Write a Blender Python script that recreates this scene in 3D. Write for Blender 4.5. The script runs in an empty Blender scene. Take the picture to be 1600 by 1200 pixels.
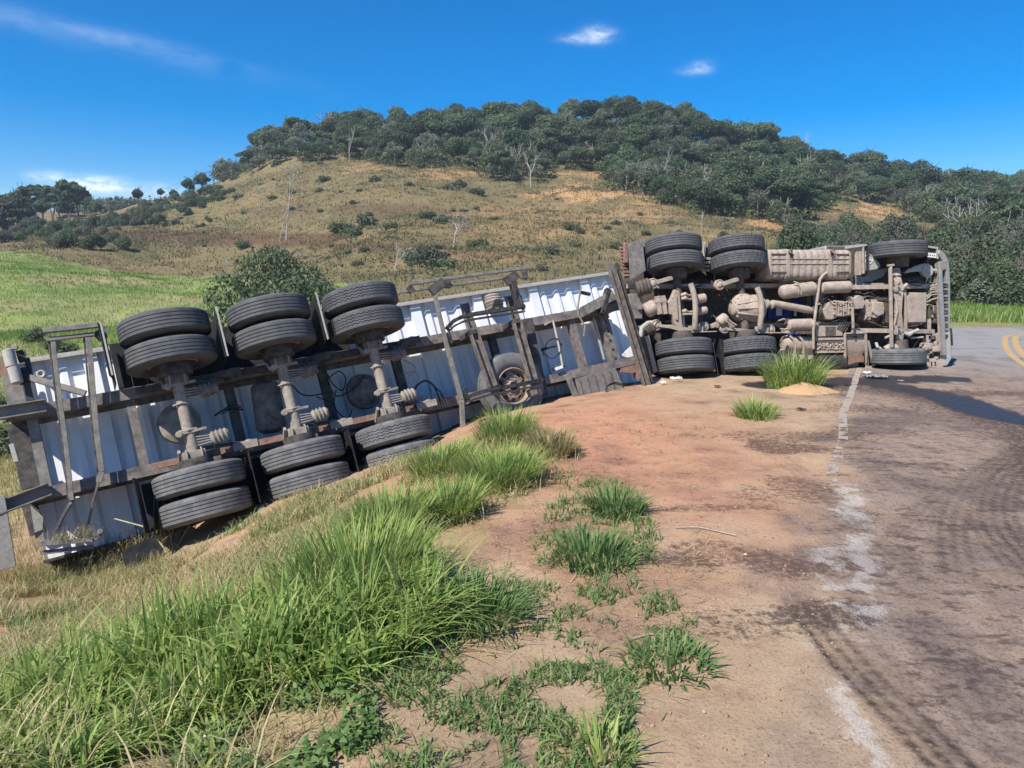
import bpy, math, random
import numpy as np
from mathutils import Matrix, Vector
rnd = random.Random(7)
rs = np.random.RandomState(11)
sc = bpy.context.scene
C = sc.collection
# ------------------------------------------------------------------ camera, world, sun
F, PITCH, H = 1150.0, 0.1382, 1.72
CP, SP = math.cos(PITCH), math.sin(PITCH)
cam_d = bpy.data.cameras.new('camera')
cam = bpy.data.objects.new('camera', cam_d)
C.objects.link(cam)
cam_d.sensor_width = 36
cam_d.lens = 36 * F / 1600
cam_d.clip_start = 0.05
cam_d.clip_end = 6000
cam.location = (0, 0, H)
cam.rotation_euler = (math.pi / 2 - PITCH, 0, 0)
sc.camera = cam
SUN = Vector((-0.42, -0.50, 0.76)).normalized()
sun_el = math.asin(SUN.z)
sun_az = math.atan2(SUN.x, SUN.y)
w = bpy.data.worlds.new('World')
sc.world = w
w.use_nodes = True
sl = bpy.data.lights.new('sun', 'SUN')
sl.energy = 4.8
sl.angle = math.radians(0.53)
sl.color = (1.0, 0.95, 0.87)
so = bpy.data.objects.new('sun', sl)
C.objects.link(so)
so.rotation_euler = SUN.to_track_quat('Z', 'Y').to_euler()
sc.view_settings.view_transform = 'Standard'
sc.view_settings.look = 'None'
sc.view_settings.exposure = 0.62
sc.view_settings.gamma = 1.0
sc.view_settings.use_curve_mapping = False


def pix_dir(px, py):
    u, v = (px - 800) / F, (600 - py) / F
    return Vector((u, CP + v * SP, -SP + v * CP))


def build_world():
    nt = w.node_tree
    N, L = nt.nodes, nt.links
    N.clear()
    out = N.new('ShaderNodeOutputWorld')
    bg = N.new('ShaderNodeBackground')
    sky = N.new('ShaderNodeTexSky')
    sky.sky_type = 'NISHITA'
    sky.sun_disc = False
    sky.sun_elevation = sun_el
    sky.sun_rotation = sun_az
    sky.altitude = 600
    sky.air_density = 1.0
    sky.dust_density = 0.35
    sky.ozone_density = 3.0
    hs = N.new('ShaderNodeHueSaturation')
    hs.inputs['Saturation'].default_value = 1.62
    hs.inputs['Hue'].default_value = 0.506
    hs.inputs['Value'].default_value = 1.08
    L.new(sky.outputs[0], hs.inputs['Color'])
    tc = N.new('ShaderNodeTexCoord')
    nz = N.new('ShaderNodeTexNoise')
    nz.inputs['Scale'].default_value = 16
    nz.inputs['Detail'].default_value = 6
    nz.inputs['Roughness'].default_value = 0.62
    mp = N.new('ShaderNodeMapping')
    mp.inputs['Scale'].default_value = (1, 1, 2.6)
    L.new(tc.outputs['Generated'], mp.inputs['Vector'])
    L.new(mp.outputs[0], nz.inputs['Vector'])
    nz2 = N.new('ShaderNodeTexNoise')
    nz2.inputs['Scale'].default_value = 42
    nz2.inputs['Detail'].default_value = 7
    nz2.inputs['Roughness'].default_value = 0.7
    L.new(mp.outputs[0], nz2.inputs['Vector'])
    col = hs.outputs[0]
    #            px   py   half-w half-h strength tilt
    clouds = [(934, 54, 24, 12, .70, .05), (905, 61, 30, 7, .45, .05), (1096, 105, 18, 9, 0.40, .05), (1078, 112, 22, 6, .25, .05), (150, 290, 44, 13, 1.3, 0), (72, 277, 22, 9, 0.8, 0),
              (250, 298, 40, 12, 0.4, 0), (60, 38, 260, 17, 0.12, .10), (225, 66, 170, 10, 0.08, .12), (300, 312, 230, 12, .22, 0)]
    for px, py, hw, hh, st, tl in clouds:
        d = pix_dir(px, py).normalized()
        r = Vector((d.y, -d.x, 0)).normalized()
        u = r.cross(d)
        r2 = (r * math.cos(tl) - u * math.sin(tl))
        u2 = (r * math.sin(tl) + u * math.cos(tl))
        dots = []
        for vec, s in ((r2, hw / F), (u2, hh / F)):
            dn = N.new('ShaderNodeVectorMath')
            dn.operation = 'DOT_PRODUCT'
            L.new(tc.outputs['Generated'], dn.inputs[0])
            dn.inputs[1].default_value = vec / s
            dots.append(dn.outputs['Value'])
        sq = []
        for o in dots:
            m = N.new('ShaderNodeMath')
            m.operation = 'MULTIPLY'
            L.new(o, m.inputs[0]); L.new(o, m.inputs[1])
            sq.append(m.outputs[0])
        ad = N.new('ShaderNodeMath'); ad.operation = 'ADD'
        L.new(sq[0], ad.inputs[0]); L.new(sq[1], ad.inputs[1])
        ex = N.new('ShaderNodeMath'); ex.operation = 'MULTIPLY'; ex.inputs[1].default_value = -1.6
        L.new(ad.outputs[0], ex.inputs[0])
        e2 = N.new('ShaderNodeMath'); e2.operation = 'EXPONENT'
        L.new(ex.outputs[0], e2.inputs[0])
        # front hemisphere only
        fr = N.new('ShaderNodeVectorMath'); fr.operation = 'DOT_PRODUCT'
        L.new(tc.outputs['Generated'], fr.inputs[0]); fr.inputs[1].default_value = d
        gt = N.new('ShaderNodeMath'); gt.operation = 'GREATER_THAN'; gt.inputs[1].default_value = 0.5
        L.new(fr.outputs['Value'], gt.inputs[0])
        ns = N.new('ShaderNodeMapRange')
        ns.inputs['From Min'].default_value = 0.30
        ns.inputs['From Max'].default_value = 0.66
        ns.inputs['To Min'].default_value = 0.0
        ns.inputs['To Max'].default_value = st
        L.new((nz if hw > 60 else nz2).outputs[0], ns.inputs['Value'])
        m1 = N.new('ShaderNodeMath'); m1.operation = 'MULTIPLY'
        L.new(e2.outputs[0], m1.inputs[0]); L.new(ns.outputs[0], m1.inputs[1])
        m2 = N.new('ShaderNodeMath'); m2.operation = 'MULTIPLY'; m2.use_clamp = True
        L.new(m1.outputs[0], m2.inputs[0]); L.new(gt.outputs[0], m2.inputs[1])
        mx = N.new('ShaderNodeMix'); mx.data_type = 'RGBA'
        L.new(m2.outputs[0], mx.inputs['Factor'])
        L.new(col, mx.inputs['A'])
        mx.inputs['B'].default_value = (9.0, 9.6, 10.2, 1)
        col = mx.outputs['Result']
    L.new(col, bg.inputs['Color'])
    bg.inputs['Strength'].default_value = 0.098
    L.new(bg.outputs[0], out.inputs['Surface'])


build_world()


# ------------------------------------------------------------------ materials
def srgb(r, g, b):
    f = lambda c: (c / 255 / 12.92) if c / 255 <= .04045 else ((c / 255 + .055) / 1.055) ** 2.4
    return (f(r), f(g), f(b))


class Mat:
    """small node helper"""
    def __init__(s, name):
        s.m = bpy.data.materials.new(name)
        s.m.use_nodes = True
        s.N, s.L = s.m.node_tree.nodes, s.m.node_tree.links
        s.b = s.N['Principled BSDF']
        s.out = s.N['Material Output']
        s.tc = s.N.new('ShaderNodeTexCoord')

    def obj(s): return s.tc.outputs['Object']

    def geo(s):
        return s.N.new('ShaderNodeNewGeometry').outputs['Position']

    def scale(s, vec, sx, sy, sz):
        m = s.N.new('ShaderNodeMapping')
        m.inputs['Scale'].default_value = (sx, sy, sz)
        s.L.new(vec, m.inputs['Vector'])
        return m.outputs[0]

    def noise(s, sc_, det=4, ro=.55, vec=None, dist=0):
        n = s.N.new('ShaderNodeTexNoise')
        n.inputs['Scale'].default_value = sc_
        n.inputs['Detail'].default_value = det
        n.inputs['Roughness'].default_value = ro
        n.inputs['Distortion'].default_value = dist
        s.L.new(vec if vec is not None else s.obj(), n.inputs['Vector'])
        return n.outputs[0]

    def mr(s, v, a, b, c=0., d=1.):
        n = s.N.new('ShaderNodeMapRange')
        for k, x in zip(('From Min', 'From Max', 'To Min', 'To Max'), (a, b, c, d)):
            n.inputs[k].default_value = x
        s.L.new(v, n.inputs['Value'])
        return n.outputs[0]

    def mth(s, op, a, b=None, clamp=False):
        n = s.N.new('ShaderNodeMath')
        n.operation = op
        n.use_clamp = clamp
        for i, x in enumerate((a, b)):
            if x is None: continue
            if isinstance(x, (int, float)): n.inputs[i].default_value = x
            else: s.L.new(x, n.inputs[i])
        return n.outputs[0]

    def mix(s, f, a, b, mode='MIX'):
        n = s.N.new('ShaderNodeMix')
        n.data_type = 'RGBA'
        n.blend_type = mode
        if isinstance(f, (int, float)): n.inputs['Factor'].default_value = f
        else: s.L.new(f, n.inputs['Factor'])
        for k, x in (('A', a), ('B', b)):
            if isinstance(x, tuple): n.inputs[k].default_value = (*x[:3], 1)
            else: s.L.new(x, n.inputs[k])
        return n.outputs['Result']

    def attr(s, name):
        n = s.N.new('ShaderNodeAttribute')
        n.attribute_name = name
        return n

    def sep(s, c):
        n = s.N.new('ShaderNodeSeparateColor')
        s.L.new(c, n.inputs[0])
        return n.outputs

    def bump(s, h, st=.3, d=.01):
        n = s.N.new('ShaderNodeBump')
        n.inputs['Strength'].default_value = st
        n.inputs['Distance'].default_value = d
        s.L.new(h, n.inputs['Height'])
        s.L.new(n.outputs[0], s.b.inputs['Normal'])
        return n.outputs[0]

    def col(s, c):
        if isinstance(c, tuple): s.b.inputs['Base Color'].default_value = (*c, 1)
        else: s.L.new(c, s.b.inputs['Base Color'])

    def rough(s, r):
        if isinstance(r, (int, float)): s.b.inputs['Roughness'].default_value = r
        else: s.L.new(r, s.b.inputs['Roughness'])


def grimy(name, base, dust, amount=.5, rough=.75, metal=0., sc_=9, bump=.25, spec=.3, rust=None, patch=.35):
    m = Mat(name)
    n1 = m.noise(sc_, 6, .65)
    n2 = m.noise(sc_ * 7, 5, .7)
    f = m.mth('ADD', m.mr(n1, .35, .65, -patch, patch), m.mth('MULTIPLY', n2, .5))
    f = m.mth('ADD', f, amount - .25, clamp=True)
    # dust lies on what faces the sky a little more
    c = m.mix(f, base, dust)
    v = m.mr(m.noise(sc_ * 2.3, 6, .7), .25, .75, .72, 1.22)
    c = m.mix(1.0, c, v, 'MULTIPLY')
    if rust:
        c = m.mix(m.mr(m.noise(sc_ * .8, 7, .75), .56, .66), c, rust)
    m.col(c)
    m.rough(m.mth('ADD', m.mth('MULTIPLY', f, .25), rough - .12, clamp=True))
    m.b.inputs['Metallic'].default_value = metal
    m.b.inputs['Specular IOR Level'].default_value = spec
    if bump: m.bump(m.mth('ADD', n2, m.noise(sc_ * 22, 3, .6)), bump, .004)
    return m.m


M = {}
M['chassis'] = grimy('brown_chassis_metal', (.042, .039, .037), (.25, .21, .185), .60)
M['chassis_dark'] = grimy('dark_chassis_metal', (.022, .024, .026), (.15, .125, .105), .35)  # darker copy of the chassis metal, also given to parts in shade
M['grey_metal'] = grimy('grey_trailer_metal', (.10, .10, .098), (.27, .24, .20), .5)
M['axle'] = grimy('dusty_axle_metal', (.07, .06, .05), (.38, .325, .265), .68, patch=.2)
M['dust'] = grimy('dust_coated_iron', (.085, .068, .055), (.46, .375, .30), .74, sc_=9, patch=.16)
M['dust_dark'] = grimy('oily_dusty_iron', (.02, .018, .017), (.22, .175, .14), .42, sc_=9, patch=.2)
M['pink_rust'] = grimy('rusty_bracket', (.20, .10, .075), (.30, .19, .145), .5, rust=(.16, .06, .03))
M['rubber_flap'] = grimy('black_mudguard', (.012, .013, .014), (.05, .048, .045), .25, rough=.7)
M['black_tank'] = grimy('black_plastic', (.015, .016, .018), (.10, .085, .07), .3, rough=.5)
M['hose'] = grimy('hose_rubber', (.01, .01, .012), (.06, .055, .05), .2, rough=.6)
M['pale_hose'] = grimy('pale_hose', (.35, .34, .32), (.45, .40, .34), .4)
M['silver'] = grimy('silver_cab_paint', (.20, .22, .235), (.33, .29, .24), .4, rough=.4, bump=.05, spec=.5)
M['lightgrey'] = grimy('light_grey_plastic', (.33, .335, .32), (.42, .37, .31), .45, bump=.08)
M['red_lamp'] = grimy('red_lamp_plastic', (.20, .06, .06), (.30, .20, .17), .55)
M['blue'] = grimy('blue_plastic', (.015, .05, .24), (.1, .11, .2), .2, bump=.05)
M['whiteplate'] = grimy('white_plate', (.72, .72, .70), (.55, .48, .40), .3, bump=.05)
M['wood_pole'] = grimy('grey_pole_wood', (.10, .085, .07), (.16, .14, .12), .5)
M['glass'] = grimy('dusty_glass', (.03, .035, .04), (.1, .09, .08), .2, rough=.2, bump=0, spec=.6)
M['text'] = grimy('dark_print', (.03, .02, .02), (.1, .07, .05), .2, bump=0)


def white_panel():
    m = Mat('white_floor_sheet')
    st = m.scale(m.obj(), 1.2, 9, 1)
    n = m.noise(1.0, 7, .7, st)
    n2 = m.noise(1.5, 6, .7)
    dirt = m.mth('MULTIPLY', m.mr(n2, .5, .75), m.mr(n, .35, .75))
    c = m.mix(m.mth('MULTIPLY', dirt, .8), (.76, .765, .76), (.36, .335, .30))
    c = m.mix(m.mr(m.noise(14, 5, .8), .66, .8, 0, .8), c, (.28, .17, .11))
    m.col(c)
    m.rough(.5)
    m.bump(m.noise(30, 4, .6), .06, .004)
    return m.m


M['white'] = white_panel()


def tyre_mat(name, k):
    m = Mat(name)
    n = m.noise(6, 6, .65)
    n2 = m.noise(60, 4, .7)
    f = m.mth('ADD', m.mr(n, .3, .7, 0, .7), m.mth('MULTIPLY', n2, .35))
    f = m.mth('MULTIPLY', f, k, clamp=True)
    m.col(m.mix(f, (.040, .045, .052), (.19, .185, .18)))
    m.rough(.78)
    m.b.inputs['Specular IOR Level'].default_value = .35
    m.bump(n2, .25, .003)
    return m.m


M['tyre'] = tyre_mat('tyre_rubber', .58)
M['tyre_dusty'] = tyre_mat('dusty_tyre_rubber', 1.15)
M['rim'] = grimy('painted_wheel_rim', (.22, .17, .14), (.33, .26, .205), .5, rust=(.13, .065, .04))


def leafmat(name, c1, c2, c3, trans=.25, obvar=.35):
    m = Mat(name)
    a = m.attr('tint').outputs['Fac']
    oi = m.N.new('ShaderNodeObjectInfo').outputs['Random']
    c = m.mix(m.mr(a, .0, .6), c1, c2)
    c = m.mix(m.mr(a, .6, 1.), c, c3)
    c = m.mix(1.0, c, m.mr(oi, 0, 1, 1 - obvar, 1 + obvar), 'MULTIPLY')
    m.col(c)
    m.rough(.6)
    m.b.inputs['Specular IOR Level'].default_value = .25
    tr = m.N.new('ShaderNodeBsdfTranslucent')
    m.L.new(c, tr.inputs[0])
    mx = m.N.new('ShaderNodeMixShader')
    mx.inputs[0].default_value = trans
    m.L.new(m.b.outputs[0], mx.inputs[1])
    m.L.new(tr.outputs[0], mx.inputs[2])
    m.L.new(mx.outputs[0], m.out.inputs[0])
    return m.m


M['leaf_dark'] = leafmat('dark_leaves', (.058, .086, .046), (.108, .152, .072), (.20, .235, .11), .38)
M['leaf_grey'] = leafmat('grey_green_leaves', (.095, .115, .075), (.155, .18, .115), (.24, .24, .16), .35)
M['leaf_olive'] = leafmat('olive_leaves', (.075, .095, .045), (.13, .155, .07), (.22, .22, .11), .3)
M['leaf_shrub'] = leafmat('shrub_leaves', (.06, .085, .045), (.12, .155, .075), (.23, .25, .13), .35, .2)
M['bark'] = grimy('brown_bark', (.09, .07, .055), (.16, .13, .11), .5)
M['pale_bark'] = grimy('pale_dead_wood', (.34, .30, .27), (.46, .42, .38), .5)
M['grass_green'] = leafmat('green_grass', (.14, .23, .05), (.37, .47, .13), (.62, .56, .28), .45, .0)
M['grass_weed'] = leafmat('dark_weed', (.085, .16, .045), (.18, .28, .09), (.40, .38, .19), .4, .0)
M['grass_dry'] = leafmat('dry_grass', (.22, .22, .08), (.42, .34, .17), (.62, .52, .30), .35, .0)
M['grass_field'] = leafmat('field_grass', (.13, .22, .045), (.24, .34, .08), (.42, .42, .18), .4, .0)
M['grass_hill'] = leafmat('hill_grass', (.085, .085, .038), (.19, .155, .075), (.34, .27, .14), .25, .0)


# ------------------------------------------------------------------ mesh helpers
def tag(o, label=None, cat=None, group=None, kind=None):
    for k, v in (('label', label), ('category', cat), ('group', group), ('kind', kind)):
        if v: o[k] = v
    return o


def link(name, me, parent=None):
    o = bpy.data.objects.new(name, me)
    C.objects.link(o)
    if parent is not None: o.parent = parent
    return o


def empty(name, loc=(0, 0, 0), rz=0):
    o = bpy.data.objects.new(name, None)
    C.objects.link(o)
    o.location = loc
    o.rotation_euler = (0, 0, rz)
    o.empty_display_size = .3
    return o


def np_mesh(name, V, Q, mat, tint=None, smooth=False, colattr=None):
    """V (n,3), Q (m,4) or (m,3)"""
    me = bpy.data.meshes.new(name)
    V = np.asarray(V, np.float32); Q = np.asarray(Q, np.int32)
    k = Q.shape[1]
    me.vertices.add(len(V)); me.vertices.foreach_set('co', V.ravel())
    me.loops.add(Q.size); me.loops.foreach_set('vertex_index', Q.ravel())
    me.polygons.add(len(Q))
    me.polygons.foreach_set('loop_start', np.arange(0, Q.size, k, dtype=np.int32))
    me.polygons.foreach_set('loop_total', np.full(len(Q), k, np.int32))
    if smooth: me.polygons.foreach_set('use_smooth', np.ones(len(Q), bool))
    me.update(calc_edges=True)
    if tint is not None:
        a = me.attributes.new('tint', 'FLOAT', 'POINT')
        a.data.foreach_set('value', np.asarray(tint, np.float32))
    if colattr:
        for nm, arr in colattr.items():
            a = me.color_attributes.new(nm, 'FLOAT_COLOR', 'POINT')
            a.data.foreach_set('color', np.asarray(arr, np.float32).ravel())
    me.materials.append(mat)
    return me


def ortho(d):
    d = Vector(d).normalized()
    h = Vector((0, 0, 1)) if abs(d.z) < .9 else Vector((0, 1, 0))
    u = d.cross(h).normalized()
    return d, u, d.cross(u).normalized()


class MB:
    def __init__(s): s.v = []; s.f = []

    def add(s, vs, fs):
        n = len(s.v)
        s.v += [tuple(x) for x in vs]
        s.f += [tuple(i + n for i in f) for f in fs]
        return s

    BOXF = [(0, 3, 2, 1), (4, 5, 6, 7), (0, 1, 5, 4), (1, 2, 6, 5), (2, 3, 7, 6), (3, 0, 4, 7)]

    def box(s, x0, x1, y0, y1, z0, z1):
        return s.add([(x0, y0, z0), (x1, y0, z0), (x1, y1, z0), (x0, y1, z0), (x0, y0, z1), (x1, y0, z1), (x1, y1, z1), (x0, y1, z1)], s.BOXF)

    def bar(s, p0, p1, wd, dp, up=(0, 0, 1), taper=1.):
        """box from p0 to p1; wd across, dp along up"""
        p0, p1 = Vector(p0), Vector(p1)
        d = (p1 - p0).normalized()
        u = Vector(up)
        u = (u - d * u.dot(d)).normalized()
        r = d.cross(u)
        vs = []
        for p, k in ((p0, 1.), (p1, taper)):
            for a, b in ((-1, -1), (1, -1), (1, 1), (-1, 1)):
                vs.append(p + r * (a * wd / 2 * k) + u * (b * dp / 2 * k))
        return s.add(vs, [(0, 3, 2, 1), (4, 5, 6, 7), (0, 1, 5, 4), (1, 2, 6, 5), (2, 3, 7, 6), (3, 0, 4, 7)])

    def chan(s, p0, p1, wd, dp, t=.012, up=(0, 0, 1), lips=True):
        """open channel: back plate and two lips towards up"""
        p0, p1 = Vector(p0), Vector(p1)
        d = (p1 - p0).normalized()
        u = Vector(up); u = (u - d * u.dot(d)).normalized()
        r = d.cross(u)
        s.bar(p0 - u * (dp / 2), p1 - u * (dp / 2), wd, t, up)
        for k in (-1, 1):
            o = r * (k * (wd / 2 - t / 2)) + u * (t * .5 + .001)
            s.bar(p0 + o, p1 + o, t, dp - t * .5, up)
        return s

    def tube(s, pts, r, n=8, caps=True):
        pts = [Vector(p) for p in pts]
        base = len(s.v)
        rr = r if isinstance(r, (list, tuple)) else [r] * len(pts)
        u = None
        for i, p in enumerate(pts):
            d = (pts[min(i + 1, len(pts) - 1)] - pts[max(i - 1, 0)])
            if d.length < 1e-9: d = Vector((0, 0, 1))
            d.normalize()
            if u is None: _, u, _ = ortho(d)
            u = (u - d * u.dot(d)).normalized()
            v = d.cross(u)
            for k in range(n):
                a = 2 * math.pi * k / n
                s.v.append(tuple(p + (u * math.cos(a) + v * math.sin(a)) * rr[i]))
        for i in range(len(pts) - 1):
            for k in range(n):
                a, b = base + i * n + k, base + i * n + (k + 1) % n
                s.f.append((a, b, b + n, a + n))
        if caps:
            s.f.append(tuple(base + k for k in range(n))[::-1])
            s.f.append(tuple(base + (len(pts) - 1) * n + k for k in range(n)))
        return s

    def lathe(s, c, axis, prof, n=24, closed=False):
        """prof [(offset along axis, radius)]"""
        c = Vector(c)
        d, u, v = ortho(axis)
        base = len(s.v)
        for o, r in prof:
            for k in range(n):
                a = 2 * math.pi * k / n
                s.v.append(tuple(c + d * o + (u * math.cos(a) + v * math.sin(a)) * r))
        m = len(prof)
        for i in range(m - 1 + (1 if closed else 0)):
            j = (i + 1) % m
            for k in range(n):
                k2 = (k + 1) % n
                s.f.append((base + i * n + k, base + i * n + k2, base + j * n + k2, base + j * n + k))
        return s

    def prism(s, pts, c0, c1):
        """outline of (a,b) from c0 to c1"""
        n = len(pts)
        ar = sum(pts[i][0] * pts[(i + 1) % n][1] - pts[(i + 1) % n][0] * pts[i][1] for i in range(n))
        if ar < 0: pts = pts[::-1]
        vs = [(p[0], p[1], c0) for p in pts] + [(p[0], p[1], c1) for p in pts]
        fs = [tuple(range(n))[::-1], tuple(range(n, 2 * n))]
        fs += [(i, (i + 1) % n, n + (i + 1) % n, n + i) for i in range(n)]
        return s.add(vs, fs)

    def sheet(s, pts, t, nrm=(0, 0, 1)):
        """thick plate through arbitrary planar 3D points"""
        n = len(pts)
        k = Vector(nrm).normalized() * t
        vs = [Vector(p) for p in pts] + [Vector(p) + k for p in pts]
        fs = [tuple(range(n))[::-1], tuple(range(n, 2 * n))]
        fs += [(i, (i + 1) % n, n + (i + 1) % n, n + i) for i in range(n)]
        return s.add(vs, fs)

    def build(s, name, mat, parent=None, bevel=0., ang=35, kind=None):
        me = bpy.data.meshes.new(name)
        me.from_pydata(s.v, [], s.f)
        me.polygons.foreach_set('use_smooth', np.ones(len(me.polygons), bool))
        me.materials.append(mat)
        me.update()
        me.set_sharp_from_angle(angle=math.radians(ang))
        o = link(name, me, parent)
        if name in ('radiator_fitting', 'engine_fitting', 'step_bracket', 'caked_mud', 'gearbox_bolt', 'cover_bolt', 'clamp_nut', 'chamber_stud'): o['kind'] = 'stuff'
        if bevel:
            b = o.modifiers.new('bevel', 'BEVEL')
            b.width = bevel; b.segments = 2; b.limit_method = 'ANGLE'; b.angle_limit = math.radians(40)
        return o


# ------------------------------------------------------------------ terrain height
# ground rows of the valley, the bank, the road shelf and the hill, per bearing and distance
DS = [1.2, 2.6, 4, 5.5, 7, 8.5, 10, 12, 14, 17, 22, 30, 42, 60, 85, 110, 140, 170, 205, 260, 400, 900]
FL = [440 + 1978 / d for d in DS]
TAB = {
    -700: [2150, 1230, 1100, 1000, 920, 865, 810, 760, 720, 680, 630, 575, 520, 470, 420, 400, 380, 365, 352, 340, 324, 320],
    0:    [2120, 1215, 1085, 1005, 945, 905, 850, 775, 725, 680, 625, 560, 500, 445, 398, 388, 375, 362, 350, 340, 324, 320],
    150:  [2110, 1205, 1055, 985, 938, 900, 838, 765, 712, 668, 615, 560, 505, 455, 412, 385, 362, 345, 334, 330, 323, 320],
    300:  [2100, 1201, 1000, 930, 884, 845, 790, 735, 695, 655, 600, 550, 505, 462, 428, 385, 345, 315, 300, 330, 330, 320],
    450:  [2090, 1200, 955, 872, 818, 783, 752, 715, 685, 640, 590, 545, 500, 455, 405, 355, 305, 262, 242, 290, 330, 330],
    600:  [2088, 1200, 938, 826, 768, 735, 716, 690, 655, 625, 575, 530, 490, 445, 385, 330, 285, 250, 218, 270, 340, 340],
    800:  [2088, 1201, 934, 800, 723, 675, 651, 634, 622, 595, 560, 520, 480, 435, 380, 338, 300, 262, 204, 260, 340, 340],
    1000: [2088, 1201, 934, 800, 723, 673, 637, 607, 590, 565, 540, 510, 475, 430, 380, 345, 312, 270, 198, 260, 340, 340],
    1200: [2088, 1201, 934, 800, 723, 673, 638, 605, 582, 558, 535, 508, 475, 430, 392, 362, 335, 300, 245, 290, 340, 340],
    1400: [2088, 1201, 934, 800, 723, 673, 638, 605, 581, 556, 530, 506, 482, 440, 405, 380, 350, 330, 298, 320, 350, 350],
    1600: [2088, 1201, 934, 800, 723, 673, 638, 605, 581, 556, 530, 506, 486, 455, 420, 395, 370, 345, 313, 330, 350, 350],
    2300: [2088, 1201, 934, 800, 723, 673, 638, 605, 581, 556, 530, 506, 486, 460, 430, 400, 375, 350, 325, 330, 350, 350],
}
PX = np.array(sorted(TAB), float)
TB = np.array([TAB[int(p)] for p in PX])
# store heights above sea of the shelf instead of rows: smooth to interpolate
_D = np.array(DS)
_a = np.arctan(H / _D) - PITCH
EF = 600 + F * np.tan(_a)          # exact row of the level shelf
TB = TB + (EF - np.array(FL))[None, :] * np.clip((PX[:, None] - 300) / 300, 0, 1)
_v = (600 - TB) / F
TZ = H + np.array(DS)[None, :] * (_v * CP - SP) / (CP + _v * SP)
TZ[:, 0] = np.minimum(0, TZ[:, 1] * .2)
LD = np.log(DS)


def cubic(A, t):
    """catmull-rom lookup indices"""
    i = np.clip(np.floor(t).astype(int), 0, A - 2)
    f = np.clip(t - i, 0, 1)
    idx = [np.clip(i + k, 0, A - 1) for k in (-1, 0, 1, 2)]
    # monotone-ish: tension .5
    w0 = -.5 * f + f ** 2 - .5 * f ** 3
    w1 = 1 - 2.5 * f ** 2 + 1.5 * f ** 3
    w2 = .5 * f + 2 * f ** 2 - 1.5 * f ** 3
    w3 = -.5 * f ** 2 + .5 * f ** 3
    return idx, (w0, w1, w2, w3)


def table(px, d):
    tx = np.interp(px, PX, np.arange(len(PX)))
    td = np.interp(np.log(np.clip(d, DS[0], DS[-1])), LD, np.arange(len(DS)))
    ix, wx = cubic(len(PX), tx)
    iy, wy = cubic(len(DS), td)
    z = 0
    for a in range(4):
        for b in range(4):
            z = z + TZ[ix[a], iy[b]] * wx[a] * wy[b]
    return z


def vnoise(x, y, s, seed=0):
    """value noise, smooth, vectorised"""
    x = np.asarray(x, float) / s; y = np.asarray(y, float) / s
    xi = np.floor(x).astype(np.int64); yi = np.floor(y).astype(np.int64)
    fx = x - xi; fy = y - yi
    fx = fx * fx * (3 - 2 * fx); fy = fy * fy * (3 - 2 * fy)

    def h(a, b):
        n = (a * 374761393 + b * 668265263 + seed * 974634777) & 0xFFFFFFFF
        n = ((n ^ (n >> 13)) * 1274126177) & 0xFFFFFFFF
        return ((n ^ (n >> 16)) & 0xFFFF) / 65535.0
    return (h(xi, yi) * (1 - fx) + h(xi + 1, yi) * fx) * (1 - fy) + (h(xi, yi + 1) * (1 - fx) + h(xi + 1, yi + 1) * fx) * fy


def fbm(x, y, s, o=4, seed=0):
    t = 0; a = .5; n = 0
    for k in range(o):
        t = t + a * vnoise(x, y, s / 2 ** k, seed + k); n += a; a *= .5
    return t / n


EDGE = np.array([(-1.6, -8), (-.4, -3), (.55, 0), (1.15, 1.6), (1.46, 2.8), (2.0, 4.3), (2.72, 6.2), (3.58, 7.9), (4.25, 9.4), (5.07, 11), (6.9, 14.6),
                 (9.1, 18.8), (11.8, 23.1), (13.9, 25.9), (16.6, 27.7), (19.6, 28.0), (25, 28.0), (33, 27.0), (43, 23)], float)


def resample(P, step):
    P = np.asarray(P, float)
    # catmull-rom densify
    out = []
    n = len(P)
    for i in range(n - 1):
        p0, p1, p2, p3 = P[max(i - 1, 0)], P[i], P[i + 1], P[min(i + 2, n - 1)]
        for t in np.linspace(0, 1, 24, endpoint=False):
            out.append(.5 * ((2 * p1) + (-p0 + p2) * t + (2 * p0 - 5 * p1 + 4 * p2 - p3) * t * t + (-p0 + 3 * p1 - 3 * p2 + p3) * t ** 3))
    out.append(P[-1])
    out = np.array(out)
    s = np.concatenate([[0], np.cumsum(np.hypot(*np.diff(out, axis=0).T))])
    q = np.arange(0, s[-1], step)
    return np.stack([np.interp(q, s, out[:, 0]), np.interp(q, s, out[:, 1])], 1)


EDG = resample(EDGE, .25)
_t = np.gradient(EDG, axis=0)
_t /= np.linalg.norm(_t, axis=1)[:, None]
EN = np.stack([_t[:, 1], -_t[:, 0]], 1)   # to the right, into the road


def road_dist(x, y):
    """signed lateral distance from the white edge line, + into the road"""
    x = np.asarray(x, float).ravel(); y = np.asarray(y, float).ravel()
    out = np.empty(len(x))
    for s in range(0, len(x), 20000):
        X = x[s:s + 20000, None] - EDG[None, :, 0]; Y = y[s:s + 20000, None] - EDG[None, :, 1]
        d2 = X * X + Y * Y
        k = d2.argmin(1)
        r = np.arange(len(k))
        sg = np.sign(X[r, k] * EN[k, 0] + Y[r, k] * EN[k, 1])
        out[s:s + 20000] = sg * np.sqrt(d2[r, k])
    return out


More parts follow.
